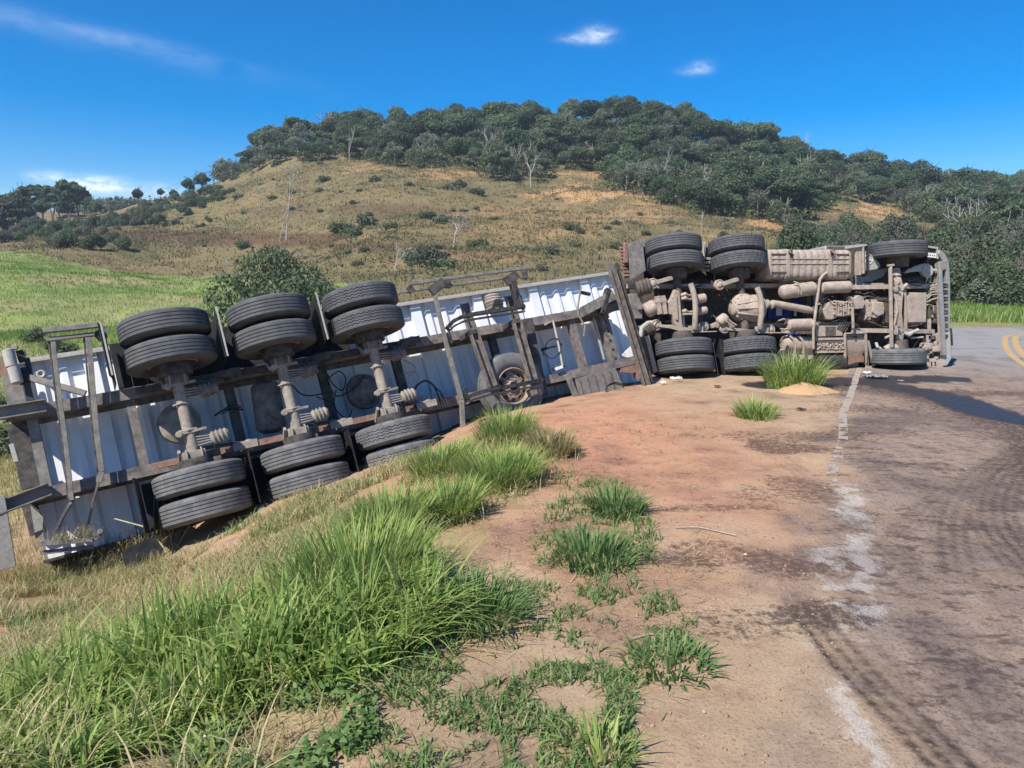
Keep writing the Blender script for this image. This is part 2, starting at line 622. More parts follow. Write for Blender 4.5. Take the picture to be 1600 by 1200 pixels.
def ground(x, y, detail=True):
    sh = np.shape(x)
    x = np.asarray(x, float).ravel(); y = np.asarray(y, float).ravel()
    ye = np.maximum(y, 1.2)
    z = np.zeros_like(x)
    for _ in range(3):
        yc = ye * CP + (H - z) * SP
        z = table(np.clip(800 + F * x / yc, -700, 2300), ye)
    if detail:
        d = np.hypot(x, y)
        far = np.clip((d - 20) / 60, 0, 1)
        rdm = np.ones_like(x)
        near = d < 60
        rd = road_dist(x[near], y[near])
        rdm[near] = np.clip((-rd - .32) / 1.5, 0, 1)
        z = z + rdm * ((fbm(x, y, 1.3, 4, 3) - .5) * .10 * (1 - far) + (fbm(x, y, .22, 2, 9) - .5) * .025 * np.clip(1 - d / 14, 0, 1))
        z = z + far * (fbm(x, y, 14, 5, 21) - .5) * 3.2
        # keep the road shelf flat
        inr = near.copy(); inr[near] = rd > -.35
        z = np.where(inr & (rdm < .35), z * rdm, z)
    return z.reshape(sh)


def at(px, d):
    """world point of the ground on bearing px at forward distance d"""
    z = 0.
    for _ in range(4):
        x = (px - 800) / F * (d * CP + (H - z) * SP)
        z = float(ground(np.array([x]), np.array([d]))[0])
    return Vector((x, d, z))


def to_pix(x, y, z):
    yc = y * CP - (z - H) * SP
    zc = y * SP + (z - H) * CP
    return 800 + F * x / yc, 600 - F * zc / yc


def gp(px, py, dmax=240):
    """ground point seen at a pixel"""
    last = None
    ds = np.exp(np.linspace(math.log(1.6), math.log(dmax), 260))
    z = np.zeros_like(ds)
    for _ in range(3):
        x = (px - 800) / F * (ds * CP + (H - z) * SP)
        z = ground(x, ds, False)
    _, rows = to_pix(x, ds, z)
    k = np.where(rows <= py)[0]
    i = k[0] if len(k) else len(ds) - 1
    z = float(ground(np.array([x[i]]), np.array([ds[i]]))[0])
    return Vector((x[i], ds[i], z))


def flat(px, py):
    """pixel to the level road shelf (z = 0)"""
    d = pix_dir(px, py)
    s = -H / d.z
    return (d.x * s, d.y * s)


def inpoly(x, y, poly):
    n = len(poly); c = np.zeros(np.shape(x), bool)
    for i in range(n):
        x0, y0 = poly[i]; x1, y1 = poly[(i + 1) % n]
        if y0 == y1: continue
        c ^= ((y0 > y) != (y1 > y)) & (x < (x1 - x0) * (y - y0) / (y1 - y0) + x0)
    return c


def stroke(x, y, pts, wd, soft=.5):
    """soft mask round a world polyline, wd half width"""
    P = resample(pts, .06) if len(pts) > 2 else np.array([np.array(pts[0]) * (1 - t) + np.array(pts[1]) * t for t in np.linspace(0, 1, 40)])
    out = np.zeros(len(x)); lat = np.zeros(len(x)); arc = np.zeros(len(x))
    lo, hi = P.min(0) - wd * 2, P.max(0) + wd * 2
    m = (x > lo[0]) & (x < hi[0]) & (y > lo[1]) & (y < hi[1])
    if not m.any(): return out, lat, arc
    xi, yi = x[m], y[m]
    T = np.gradient(P, axis=0); T /= np.linalg.norm(T, axis=1)[:, None] + 1e-9
    o = np.empty(len(xi)); l = np.empty(len(xi)); a = np.empty(len(xi))
    for s in range(0, len(xi), 20000):
        X = xi[s:s + 20000, None] - P[None, :, 0]; Y = yi[s:s + 20000, None] - P[None, :, 1]
        d2 = X * X + Y * Y; k = d2.argmin(1); r = np.arange(len(k))
        o[s:s + 20000] = np.sqrt(d2[r, k]); l[s:s + 20000] = X[r, k] * T[k, 1] - Y[r, k] * T[k, 0]
        a[s:s + 20000] = k * .06 + X[r, k] * T[k, 0] + Y[r, k] * T[k, 1]
    out[m] = np.clip((wd - o) / (wd * soft), 0, 1); lat[m] = l; arc[m] = a
    return out, lat, arc


def W(*pp): return [flat(*p) for p in pp]


def blob(x, y, px, py, rx, ry, seed=0, ragged=.8):
    """soft ragged patch round a road pixel; rx, ry in metres"""
    cx, cy = flat(px, py)
    n = fbm(x, y, .45, 4, 40 + seed)
    d = np.sqrt(((x - cx) / rx) ** 2 + ((y - cy) / ry) ** 2) + (n - .5) * 2 * ragged
    return np.clip((1 - d) / .5, 0, 1)


def paint(x, y, z):
    """surface kinds: col1 = asphalt, dark stains and patches, pale scrape, red soil; col2 = green cover, straw cover, wet, hill soil"""
    x = x.ravel(); y = y.ravel(); z = z.ravel()
    n = len(x)
    d = np.hypot(x, y)
    near = (d < 40) & (y > .3)
    A = np.zeros((n, 4)); B = np.zeros((n, 4)); D3 = np.zeros((n, 4))
    xn, yn = x[near], y[near]
    px, py = to_pix(xn, yn, np.zeros_like(xn))
    rd = road_dist(xn, yn)
    rag = (fbm(xn, yn, .5, 5, 5) - .5)
    # bare asphalt fades under dirt left of the edge line
    edge_off = np.interp(yn, [0, 2.6, 4, 6, 8, 11], [.95, .7, .5, .25, .35, .3])
    asp = np.clip((rd + edge_off + rag * 1.6) / .7, 0, 1)
    A[near, 0] = asp
    # pale scraped and chalky band along the edge line
    wh = np.zeros(len(xn))
    for pts, wd, st in ((W((1325, 760), (1340, 830), (1350, 900), (1360, 960)), .20, .9), (W((1290, 860), (1310, 930), (1340, 1000)), .2, .8), (W((1290, 1040), (1330, 1110), (1365, 1200), (1380, 1290)), .13, .8),
                        (W((1210, 960), (1300, 1050), (1350, 1130)), .22, .45), (W((1180, 1020), (1200, 1120), (1230, 1240)), .3, .25), (W((1150, 880), (1200, 960)), .2, .3)):
        s, l, a = stroke(xn, yn, pts, wd, .9)
        wh = np.maximum(wh, s * st * np.clip(fbm(xn, yn, .09, 4, 8) * 2.6 - .75 + .25 * fbm(xn, yn, .6, 2, 77), 0, 1))
    for p in ((1210, 740, .5, .4, .35), (1170, 880, .25, .3, .4), (1200, 820, .3, .35, .3)):
        wh = np.maximum(wh, blob(xn, yn, *p[:4], seed=int(p[0])) * p[4] * np.clip(fbm(xn, yn, .06, 3, 12) * 3 - 1.2, 0, 1))
    A[near, 2] = wh
    # dark stains and tracks
    dk = np.zeros(len(xn))
    for px_, py_, rx, ry, st in ((1320, 680, 1.9, .40, .5), (1400, 640, 1.6, .4, .45), (1180, 880, .7, .35, .62), (1120, 860, .5, .25, .45), (1240, 700, .8, .5, .65),
                                 (1290, 960, .34, .2, .6), (1110, 792, .6, .12, .55), (1490, 615, 2.0, .6, .55), (1190, 780, .3, .5, .4), (1260, 760, .4, .6, .5), (1140, 980, .4, .25, .4)):
        dk = np.maximum(dk, blob(xn, yn, px_, py_, rx, ry, seed=int(px_)) * st)
    tracks = [(W((1250, 940), (1330, 1040), (1430, 1140), (1520, 1240)), .13, .95), (W((1340, 950), (1370, 1010), (1400, 1060), (1425, 1110)), .09, .45), (W((1600, 700), (1530, 745), (1490, 810), (1500, 900)), .16, .7),
              (W((1600, 715), (1560, 760), (1555, 820), (1620, 900)), .20, .85), (W((1540, 735), (1470, 775), (1410, 830)), .11, .5), (W((1310, 690), (1390, 655), (1480, 652), (1560, 680)), .45, .55),
              (W((1440, 905), (1420, 870), (1385, 845)), .08, .5), (W((1560, 1010), (1500, 1000), (1440, 965)), .07, .45), (W((1500, 1090), (1540, 1150), (1620, 1190)), .15, .5),
              (W((1330, 810), (1380, 860), (1440, 905)), .09, .6), (W((1180, 690), (1240, 730), (1290, 770)), .12, .35)]
    tr_ = np.zeros(len(xn))
    for pts, wd, st in tracks:
        s, l, a = stroke(xn, yn, pts, wd, .35)
        tread = .68 + .32 * np.cos(l * 2 * math.pi / .075)
        blk = .82 + .18 * np.sign(np.sin(a * 2 * math.pi / .10 + l * 40))
        worn = np.clip(fbm(xn, yn, .35, 3, 31) * 2.4 - .55, 0, 1)
        tr_ = np.maximum(tr_, 1.15 * s * st * tread * blk * (.4 + .6 * worn))
    # speckle of dark dirt all over the traffic lane
    sx, sy = xn * .8 + yn * .5, yn
    sp = np.clip(fbm(sx, sy * 2.2, .30, 4, 60) * 5 - 2.75, 0, 1) * np.clip(rd + .9, 0, 1) * .5
    dk = np.maximum(dk, sp * np.clip(1.3 - yn / 22, 0, 1))
    A[near, 1] = dk
    D3[near, 0] = tr_
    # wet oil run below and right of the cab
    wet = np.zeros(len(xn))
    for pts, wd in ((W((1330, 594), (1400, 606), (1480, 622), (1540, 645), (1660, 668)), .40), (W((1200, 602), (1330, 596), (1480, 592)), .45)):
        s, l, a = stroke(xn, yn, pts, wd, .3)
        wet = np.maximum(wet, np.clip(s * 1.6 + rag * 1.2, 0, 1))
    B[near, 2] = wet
    for pts, wd, st in ((W((1300, 604), (1400, 614), (1480, 630), (1560, 655), (1680, 690)), .95, .6), (W((1560, 640), (1600, 690), (1640, 760)), .5, .55)):  # wide dark band along the run, then a dark patch at the right edge
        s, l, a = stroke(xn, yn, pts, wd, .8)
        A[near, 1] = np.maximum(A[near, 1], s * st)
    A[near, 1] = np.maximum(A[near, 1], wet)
    # tan sandy lip by the tuft, and the orange apron
    A[near, 3] = np.clip(1.25 - np.hypot((xn - .9) / 2.2, (yn - 8.3) / 4.2) + rag, 0, 1)
    # grass cover of the ground itself
    zz = z[near]
    pxx, pyy = to_pix(xn, yn, zz)
    g = np.zeros(len(xn))
    for poly, st in ((GREEN_A, .9), (GREEN_B, .7), (GREEN_C, .7), (WEED_A, .5), (WEED_B, .35), (WEED_C, .3)):
        g = np.maximum(g, inpoly(pxx, pyy, poly) * st)
    g = g * np.clip(fbm(xn, yn, .25, 4, 50) * 3.2 - .8, 0, 1)
    dra = inpoly(pxx, pyy, DRY_A)
    st = dra * np.clip(fbm(xn, yn, .4, 4, 55) * 3 - 1.2, 0, 1) * .7
    A[near, 3] = np.maximum(A[near, 3], dra * .6)
    B[near, 0] = g; B[near, 1] = st
    # beyond: valley field, hill
    f = ~near
    xf, yf, zf = x[f], np.maximum(y[f], 1), z[f]
    return_far(A, B, near, x, y, z)
    return A, B, D3


def return_far(A, B, near, x, y, z):
    yy = np.maximum(y, 1.0)
    px, py = to_pix(x, yy, z)
    dd = y
    rag = fbm(x, y, 5, 4, 70) - .5
    behind = (dd > 11) & (px < 560 + rag * 60)
    # valley field is green up to the foot of the hill
    foot = np.interp(px, [-400, 0, 200, 350, 560], [92, 90, 86, 80, 62])
    field = behind & (dd < foot + rag * 5)
    lim = np.interp(dd, [11, 14, 20], [0, .3, 1.])
    straw_near = np.clip(1.5 - (dd - 10) / 8, 0, 1)
    B[:, 0] = np.where(field, np.maximum(B[:, 0], lim * (.8 + rag)), B[:, 0])
    B[:, 1] = np.where(field & (dd < 22), straw_near, B[:, 1])
    # verge right of the far bend
    verge = (px > 1430) & (dd > 27.5) & (dd < 60) & (road_dist_far(x, y) < -.3)
    B[:, 0] = np.where(verge, .8, B[:, 0])
    hill = (dd > 24) & ~field & ~verge
    B[:, 3] = np.where(hill, np.clip((dd - 24) / 10, 0, 1), 0)
    # bare orange soil on the hill
    red = np.zeros(len(x))
    for cx, cy, rx, ry, st in ((925, 302, 85, 14, 1.0), (690, 272, 60, 9, .7), (1190, 350, 45, 16, .8), (1365, 330, 55, 12, .9), (770, 395, 40, 22, .35), (860, 345, 140, 40, .35),
                               (1000, 330, 70, 20, .45), (560, 262, 60, 7, .3), (640, 405, 90, 20, .15), (1080, 390, 90, 22, .3), (940, 270, 60, 10, .5)):
        d = np.sqrt(((px - cx) / rx) ** 2 + ((py - cy) / ry) ** 2) + (fbm(x, y, 3.5, 4, 90) - .5) * 2.0
        red = np.maximum(red, np.clip((1 - d) / .35, 0, 1) * st)
    A[:, 3] = np.where(hill, red, A[:, 3])
    # brown heath bands across the slope
    br = np.zeros(len(x))
    for cx, cy, rx, ry, st in ((230, 368, 150, 14, 1.), (420, 375, 170, 12, .9), (600, 385, 120, 12, .8), (750, 392, 90, 14, .7), (620, 330, 150, 14, .5), (450, 330, 90, 10, .4)):
        d = np.sqrt(((px - cx) / rx) ** 2 + ((py - cy) / ry) ** 2) + (fbm(x, y, 6, 4, 95) - .5) * 1.4
        br = np.maximum(br, np.clip((1 - d) / .4, 0, 1) * st)
    A[:, 1] = np.where(hill, br, A[:, 1])


def road_dist_far(x, y):
    out = np.full(len(x), -9.)
    m = np.hypot(x, y) < 70
    out[m] = road_dist(x[m], y[m])
    return out


GREEN_A = [(-120, 1090), (60, 1050), (200, 1030), (330, 985), (470, 925), (545, 870), (640, 890), (700, 960), (680, 1010), (590, 1060), (520, 1120), (440, 1180), (380, 1290), (-120, 1290)]
GREEN_B = [(545, 800), (600, 770), (700, 775), (760, 810), (770, 850), (700, 880), (600, 870), (540, 850)]
GREEN_C = [(650, 730), (720, 690), (800, 680), (880, 700), (900, 745), (870, 790), (780, 800), (700, 780)]
WEED_A = [(860, 780), (940, 740), (1010, 780), (1040, 860), (1000, 930), (920, 940), (850, 900), (830, 850)]
WEED_B = [(640, 950), (760, 900), (1060, 930), (1080, 1010), (1000, 1060), (860, 1000), (700, 1020)]
WEED_C = [(480, 1110), (640, 1030), (860, 1010), (1000, 1060), (980, 1250), (500, 1260)]
DRY_A = [(-100, 860), (60, 880), (210, 905), (330, 850), (430, 790), (540, 760), (650, 705), (700, 720), (590, 790), (530, 860), (440, 920), (300, 980), (120, 1040), (-100, 1060)]


# ------------------------------------------------------------------ ground materials
def ground_mat():
    m = Mat('earth_and_road_surface')
    P = m.geo()
    a1 = m.attr('col1'); a2 = m.attr('col2')
    s1 = m.sep(a1.outputs['Color']); s2 = m.sep(a2.outputs['Color'])
    asp, dark, pale = s1[0], s1[1], s1[2]
    red = a1.outputs['Alpha']
    green, straw, wet = s2[0], s2[1], s2[2]
    hill = a2.outputs['Alpha']
    n_big = m.noise(.9, 5, .6, P)
    n_mid = m.noise(6, 7, .68, P)
    n_fine = m.noise(55, 6, .75, P)
    n_grit = m.noise(260, 3, .7, P)
    # dirt
    dirt = m.mix(m.mr(n_big, .35, .65), (.385, .265, .16), (.48, .345, .22))
    dirt = m.mix(red, dirt, m.mix(m.mr(n_mid, .3, .7), (.49, .215, .12), (.57, .315, .19)))
    dirt = m.mix(m.mr(m.noise(3.2, 7, .72, P), .52, .64, 0, .55), dirt, (.25, .145, .095))
    dirt = m.mix(m.mr(n_fine, .52, .66, 0, .8), dirt, (.20, .11, .075))
    dirt = m.mix(m.mr(n_grit, .62, .8, 0, .6), dirt, (.58, .50, .40))
    # dusty asphalt
    streak = m.noise(5, 6, .7, m.scale(P, 1.6, .55, 1))
    asph = m.mix(m.mr(streak, .36, .62), (.245, .170, .126), (.355, .262, .200))
    patch = m.noise(7.5, 6, .72, m.scale(P, .7, 1.25, 1))
    asph = m.mix(m.mr(patch, .54, .60, 0, .75), asph, (.085, .060, .050))
    asph = m.mix(m.mr(m.noise(2.2, 5, .6, P), .52, .66, 0, .5), asph, (.30, .245, .205))
    asph = m.mix(m.mr(n_fine, .50, .62, 0, .7), asph, (.095, .068, .057))
    asph = m.mix(m.mr(n_grit, .6, .78, 0, .55), asph, (.38, .33, .29))
    # far from the dirt the tarmac is clean and grey
    ln = m.N.new('ShaderNodeVectorMath'); ln.operation = 'LENGTH'
    m.L.new(P, ln.inputs[0])
    clean = m.mth('MULTIPLY', m.mr(ln.outputs['Value'], 14, 21), m.mr(n_mid, .2, .6, .6, 1))
    asph = m.mix(clean, asph, m.mix(m.mr(n_fine, .4, .7), (.25, .245, .24), (.31, .30, .29)))
    c = m.mix(m.mth('ADD', asp, m.mr(n_mid, .3, .7, -.2, .2), clamp=True), dirt, asph)
    # dark marks and pale scrapes broken by grain
    dn = m.mth('ADD', m.mth('MULTIPLY', m.mth('SUBTRACT', m.noise(18, 7, .82, P), .5), 2.6), dark)
    dm = m.mth('MULTIPLY', m.mth('MULTIPLY', m.mr(dn, .30, .62), .85), m.mr(dark, .03, .15))
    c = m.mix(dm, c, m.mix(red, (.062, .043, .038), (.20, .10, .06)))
    pn = m.mth('ADD', m.mth('MULTIPLY', m.mth('SUBTRACT', m.noise(34, 6, .8, m.scale(P, 1.7, .6, 1)), .5), 2.6), m.mth('MULTIPLY', pale, 1.5))
    pm = m.mth('MULTIPLY', m.mth('MULTIPLY', m.mr(pn, .50, 1.0), m.mr(pale, .02, .2)), m.mr(m.noise(120, 4, .8, m.scale(P, 1.5, .7, 1)), .40, .58, .15, .9))
    c = m.mix(pm, c, (.56, .51, .45))
    tk = m.mth('MULTIPLY', m.sep(m.attr('col3').outputs['Color'])[0], m.mr(m.noise(30, 5, .75, P), .34, .52, .3, 1.1), clamp=True)
    c = m.mix(tk, c, (.070, .050, .043))
    # wet oil
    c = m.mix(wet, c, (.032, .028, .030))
    # plants' litter
    c = m.mix(m.mth('MULTIPLY', straw, m.mr(n_fine, .3, .6, .4, 1)), c, m.mix(m.mr(n_mid, .35, .65), (.30, .24, .11), (.42, .34, .17)))
    gcol = m.mix(m.mr(n_mid, .3, .7), (.085, .125, .035), (.17, .20, .07))
    gcol = m.mix(m.mr(m.noise(.35, 5, .6, P), .35, .65), gcol, (.20, .25, .07))
    gm = m.mth('MULTIPLY', m.mr(m.mth('ADD', m.mth('MULTIPLY', m.mth('SUBTRACT', n_fine, .5), 2.2), green), .35, .9), m.mr(ln.outputs['Value'], 6, 12, .35, 1))
    c = m.mix(gm, c, gcol)
    # hill
    h1 = m.noise(.07, 6, .65, P)
    h2 = m.noise(.6, 7, .72, P)
    h3 = m.noise(2.6, 6, .75, m.scale(P, 1, 1, .5))
    hc = m.mix(m.mr(h1, .38, .62), (.15, .132, .062), (.25, .185, .092))
    hc = m.mix(m.mr(h2, .46, .66), hc, (.25, .20, .10))
    hc = m.mix(m.mr(h3, .5, .68, 0, .8), hc, (.095, .095, .048))
    hc = m.mix(m.mth('MULTIPLY', dark, .8), hc, m.mix(m.mr(h3, .4, .6), (.085, .042, .028), (.15, .085, .055)))
    hc = m.mix(m.mth('MULTIPLY', red, m.mr(h3, .3, .6, .6, 1)), hc, m.mix(m.mr(h2, .4, .6), (.50, .26, .11), (.55, .35, .18)))
    c = m.mix(hill, c, hc)
    m.col(c)
    rg = m.mth('ADD', m.mth('MULTIPLY', wet, -.42), .92)
    rg = m.mth('ADD', rg, m.mth('MULTIPLY', m.mr(n_mid, .3, .7, -.1, .1), wet))
    m.rough(rg)
    m.L.new(m.mr(wet, 0, 1, .08, .4), m.b.inputs['Specular IOR Level'])
    h = m.mth('ADD', m.mth('MULTIPLY', n_fine, .6), m.mth('MULTIPLY', n_grit, .35))
    h = m.mth('ADD', h, m.mth('MULTIPLY', n_mid, 1.4))
    h = m.mth('ADD', h, m.mth('MULTIPLY', m.mth('MULTIPLY', h3, hill), 30))
    h = m.mth('MULTIPLY', h, m.mth('SUBTRACT', 1.0, m.mth('MULTIPLY', wet, .85)))
    m.bump(h, .7, .022)
    return m.m


M['ground'] = ground_mat()


def grid_faces(nr, nc):
    i = np.arange(nr * nc).reshape(nr, nc)
    return np.stack([i[:-1, :-1].ravel(), i[:-1, 1:].ravel(), i[1:, 1:].ravel(), i[1:, :-1].ravel()], 1)


def build_ground():
    th = np.concatenate([np.linspace(-180, -46, 40, endpoint=False), np.arange(-46, 46, .19), np.linspace(46, 180, 41)])
    r = np.concatenate([[.05, .5, .9], np.exp(np.linspace(math.log(1.2), math.log(260), 470)), [300, 360, 450, 560, 700]])
    T, R = np.meshgrid(np.radians(th), r)
    X, Y = R * np.sin(T), R * np.cos(T)
    Z = ground(X, Y)
    behind = Y < 1.2
    Z = np.where(R > 500, -12, Z)
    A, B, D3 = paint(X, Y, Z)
    # the road sheet covers the shelf: sink the earth below it
    rd = road_dist_far(X.ravel(), Y.ravel()).reshape(X.shape)
    Zs = np.where((rd > .0) & (rd < 8.2), Z - .03, Z)
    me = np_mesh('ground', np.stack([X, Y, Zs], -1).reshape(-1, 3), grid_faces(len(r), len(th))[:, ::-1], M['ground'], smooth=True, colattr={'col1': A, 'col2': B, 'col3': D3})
    o = link('ground', me)
    tag(o, 'dirt shoulder, grassy valley and hillside that everything stands on', kind='structure')


build_ground()


def build_road():
    P = resample(EDGE, .045)
    P = P[(P[:, 1] > .5)]
    T = np.gradient(P, axis=0); T /= np.linalg.norm(T, axis=1)[:, None]
    Nn = np.stack([T[:, 1], -T[:, 0]], 1)
    near = np.hypot(P[:, 0], P[:, 1]) < 11
    keep = np.where(near | (np.arange(len(P)) % 7 == 0))[0]
    P, Nn = P[keep], Nn[keep]
    lat = np.concatenate([np.arange(-.28, 3.6, .02), np.arange(3.6, 8.0, .12)])
    X = P[:, None, 0] + Nn[:, None, 0] * lat[None]
    Y = P[:, None, 1] + Nn[:, None, 1] * lat[None]
    Z = np.full(X.shape, .006) + (fbm(X, Y, .5, 3, 4) - .5) * .012
    fall = np.clip((-lat - .08) / .2, 0, 1)[None] * .03
    Z = Z - fall
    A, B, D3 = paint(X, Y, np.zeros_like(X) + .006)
    B[:, 0] = 0; B[:, 1] = 0; B[:, 3] = 0
    far = np.repeat(np.hypot(P[:, 0], P[:, 1])[:, None], len(lat), 1).ravel() > 12
    A[far, 0] = 1
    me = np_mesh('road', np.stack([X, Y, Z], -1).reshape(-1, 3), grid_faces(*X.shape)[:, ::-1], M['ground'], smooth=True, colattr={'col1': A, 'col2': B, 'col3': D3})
    o = link('road', me)
    tag(o, 'dusty asphalt road bending right with dark tyre tracks', kind='structure')


build_road()


def line_mat(name, colr, wear):
    m = Mat(name)
    P = m.geo()
    n = m.noise(9, 7, .75, P); n2 = m.noise(70, 5, .7, P)
    f = m.mth('ADD', m.mr(n, .38, .62, -.4, .4), m.mr(n2, .3, .7, -.3, .3))
    f = m.mth('ADD', f, wear, clamp=True)
    m.col(m.mix(f, colr, (.25, .195, .165)))
    m.rough(.8)
    return m.m


STEP = .035


def strip(name, lat0, lat1, y0, y1, z, mat, label, ragged=0., drop=None):
    P = resample(EDGE, STEP)
    T = np.gradient(P, axis=0); T /= np.linalg.norm(T, axis=1)[:, None]
    Nn = np.stack([T[:, 1], -T[:, 0]], 1)
    k = (P[:, 1] > y0) & ((P[:, 1] < y1) | (P[:, 0] > 18) if y1 > 40 else (P[:, 1] < y1))
    P, Nn = P[k], Nn[k]
    rg = (fbm(P[:, 0], P[:, 1], .2, 3, 99) - .5) * ragged
    rg2 = (fbm(P[:, 0] + 9, P[:, 1], .2, 3, 98) - .5) * ragged
    lat = np.linspace(0, 1, 9)
    l0, l1 = lat0 + rg, lat1 + rg2
    LT = l0[:, None] * (1 - lat)[None] + l1[:, None] * lat[None]
    X = P[:, None, 0] + Nn[:, None, 0] * LT; Y = P[:, None, 1] + Nn[:, None, 1] * LT
    Z = np.full(X.shape, .006) + (fbm(X, Y, .5, 3, 4) - .5) * .012 + z
    Fc = grid_faces(*X.shape)[:, ::-1]
    if drop:
        cx, cy = X.ravel()[Fc].mean(1), Y.ravel()[Fc].mean(1)
        Fc = Fc[fbm(cx, cy, .10, 3, 44) > np.interp(cy, *drop)]
    me = np_mesh(name, np.stack([X, Y, Z], -1).reshape(-1, 3), Fc, mat, smooth=True)
    tag(link(name, me), label, kind='structure')


strip('white_edge_line', -.01, .09, 5.2, 99, .005, line_mat('worn_white_paint', (.40, .33, .26), .50), 'worn white edge line of the road', .02, ([5, 6.2, 7.6, 10.5], [.74, .60, .46, .25]))
YM = line_mat('worn_yellow_paint', (.48, .30, .09), .22)
strip('yellow_centre_line', 3.00, 3.14, 8, 99, .005, YM, 'outer of the two yellow centre lines')
strip('yellow_centre_line', 3.24, 3.40, 8, 99, .005, YM, 'inner of the two yellow centre lines')


# ------------------------------------------------------------------ vehicle frames
def rod(r):
    r = np.array(r); t = np.linalg.norm(r); k = r / t
    K = np.array([[0, -k[2], k[1]], [k[2], 0, -k[0]], [-k[1], k[0], 0]])
    return np.eye(3) + math.sin(t) * K + (1 - math.cos(t)) * K @ K


class Frame:
    """local axes: a along the vehicle to its front, b across (up in the wreck), c out of the underside"""
    def __init__(s, r, t):
        s.R = rod(r); s.t = np.array(t)
        Wm = np.array([[1, 0, 0], [0, CP, SP], [0, -SP, CP]])
        RW = Wm @ s.R; tw = Wm @ s.t + np.array([0, 0, H])
        s.M = Matrix([[*RW[0], tw[0]], [*RW[1], tw[1]], [*RW[2], tw[2]], [0, 0, 0, 1]])

    def __call__(s, px, py, c):
        d = np.array([(px - 800) / F, 1, (600 - py) / F])
        q = s.R.T @ d; o = s.R.T @ s.t
        k = (c + o[2]) / q[2]
        p = k * q - o
        return (float(p[0]), float(p[1]), float(c))


TF = Frame([1.37750739, 0.18988449, 0.55845476], [-4.41998353, 9.83327769, -0.6111452])
KF = Frame([1.6182, .1316, .1706], [3.1256, 13.7442, 1.4637])

# ------------------------------------------------------------------ wheels
def tyre_mesh(kind, mat, wd=.28):
    hw = wd / 2
    side = [(-hw + .035, .292), (-hw + .012, .315), (-hw - .004, .36), (-hw - .008, .41), (-hw - .002, .455), (-hw + .010, .490), (-hw + .020, .508), (-hw + .032, .517)]
    n = 168
    tw = hw - .034
    tread = []   # (offset, radius, zigzag weight)
    grooves = {'rib': [-.066, -.022, .022, .066], 'zig': [-.058, -.02, .02, .058], 'block': [-.062, -.021, .021, .062], 'steer': [-.068, -.023, .023, .068]}[kind]
    g = .0055 if kind != 'zig' else .006
    tread.append((-tw, .520, 0))
    for q in grooves:
        tread += [(q - g, .522, 1), (q - g * .8, .509, 1), (q + g * .8, .509, 1), (q + g, .522, 1)]
    tread.append((tw, .520, 0))
    prof = [(o, r, 0) for o, r in side] + tread + [(-o, r, 0) for o, r in side[::-1]]
    prof += [(hw - .06, .285, 0), (-hw + .06, .285, 0)]
    th = np.arange(n) * 2 * math.pi / n
    V = []
    for o, r, z in prof:
        zz = np.zeros(n)
        if z and kind == 'zig': zz = .0062 * np.where(np.arange(n) % 4 < 2, 1, -1)
        if z and kind == 'block': zz = .003 * np.where(np.arange(n) % 6 < 3, 1, -1)
        rr = np.full(n, r)
        if kind == 'block' and r > .515 and abs(o) < tw + .001:
            rr = rr - np.where(np.arange(n) % 6 == (0 if o < 0 else 3), .009, 0)
        if kind == 'rib' and abs(abs(o) - .022) < .007: zz = .0012 * np.where(np.arange(n) % 2, 1, -1)
        V.append(np.stack([rr * np.cos(th), o + zz, rr * np.sin(th)], 1))
    m = len(prof)
    idx = np.arange(m * n).reshape(m, n)
    i2 = np.roll(idx, -1, 1)
    nx = np.roll(idx, -1, 0)
    nx2 = np.roll(i2, -1, 0)
    Q = np.stack([idx.ravel(), nx.ravel(), nx2.ravel(), i2.ravel()], 1)
    me = np_mesh('tyre_' + kind, np.concatenate(V), Q, mat, smooth=True)
    me.set_sharp_from_angle(angle=math.radians(38))
    return me


def rim_mesh(holes=False):
    """disc faces local +b"""
    b = MB()
    prof = [(.115, .290), (.125, .275), (.10, .268), (.085, .255), (.02, .250), (-.10, .250), (-.12, .285)]
    b.lathe((0, 0, 0), (0, 1, 0), prof, 60)
    # disc with oval hand holes
    d, u, v = ortho((0, 1, 0))
    n = 60
    rings = [(.02, .250), (.035, .232), (.05, .215), (.062, .180), (.066, .160), (.05, .145), (.05, .095), (.085, .088), (.10, .075)]
    base = len(b.v)
    for o, r in rings:
        for k in range(n):
            a = 2 * math.pi * k / n
            b.v.append(tuple(d * o + (u * math.cos(a) + v * math.sin(a)) * r))
    for i in range(len(rings) - 1):
        for k in range(n):
            if holes and i in (1, 2) and k % 6 in (0, 1, 2): continue
            k2 = (k + 1) % n
            b.f.append((base + i * n + k, base + i * n + k2, base + (i + 1) * n + k2, base + (i + 1) * n + k))
    if not holes: b.f.append(tuple(base + (len(rings) - 1) * n + k for k in range(n)))
    for k in range(10):
        a = 2 * math.pi * (k + .5) / 10
        p = (u * math.cos(a) + v * math.sin(a)) * .12
        b.lathe(p + d * .05, (0, 1, 0), [(0, .016), (.022, .014), (.022, .0)], 6)
    me = bpy.data.meshes.new('rim')
    me.from_pydata(b.v, [], b.f)
    me.polygons.foreach_set('use_smooth', np.ones(len(me.polygons), bool))
    me.update(); me.set_sharp_from_angle(angle=math.radians(35))
    me.materials.append(M['rim'])
    return me


TY = {}
for k_ in ('rib', 'zig', 'block', 'steer'):
    TY[k_] = tyre_mesh(k_, M['tyre'], .30 if k_ == 'steer' else .28)
    md = TY[k_].copy(); md.materials[0] = M['tyre_dusty']; TY[k_ + '_d'] = md
RIM = rim_mesh()


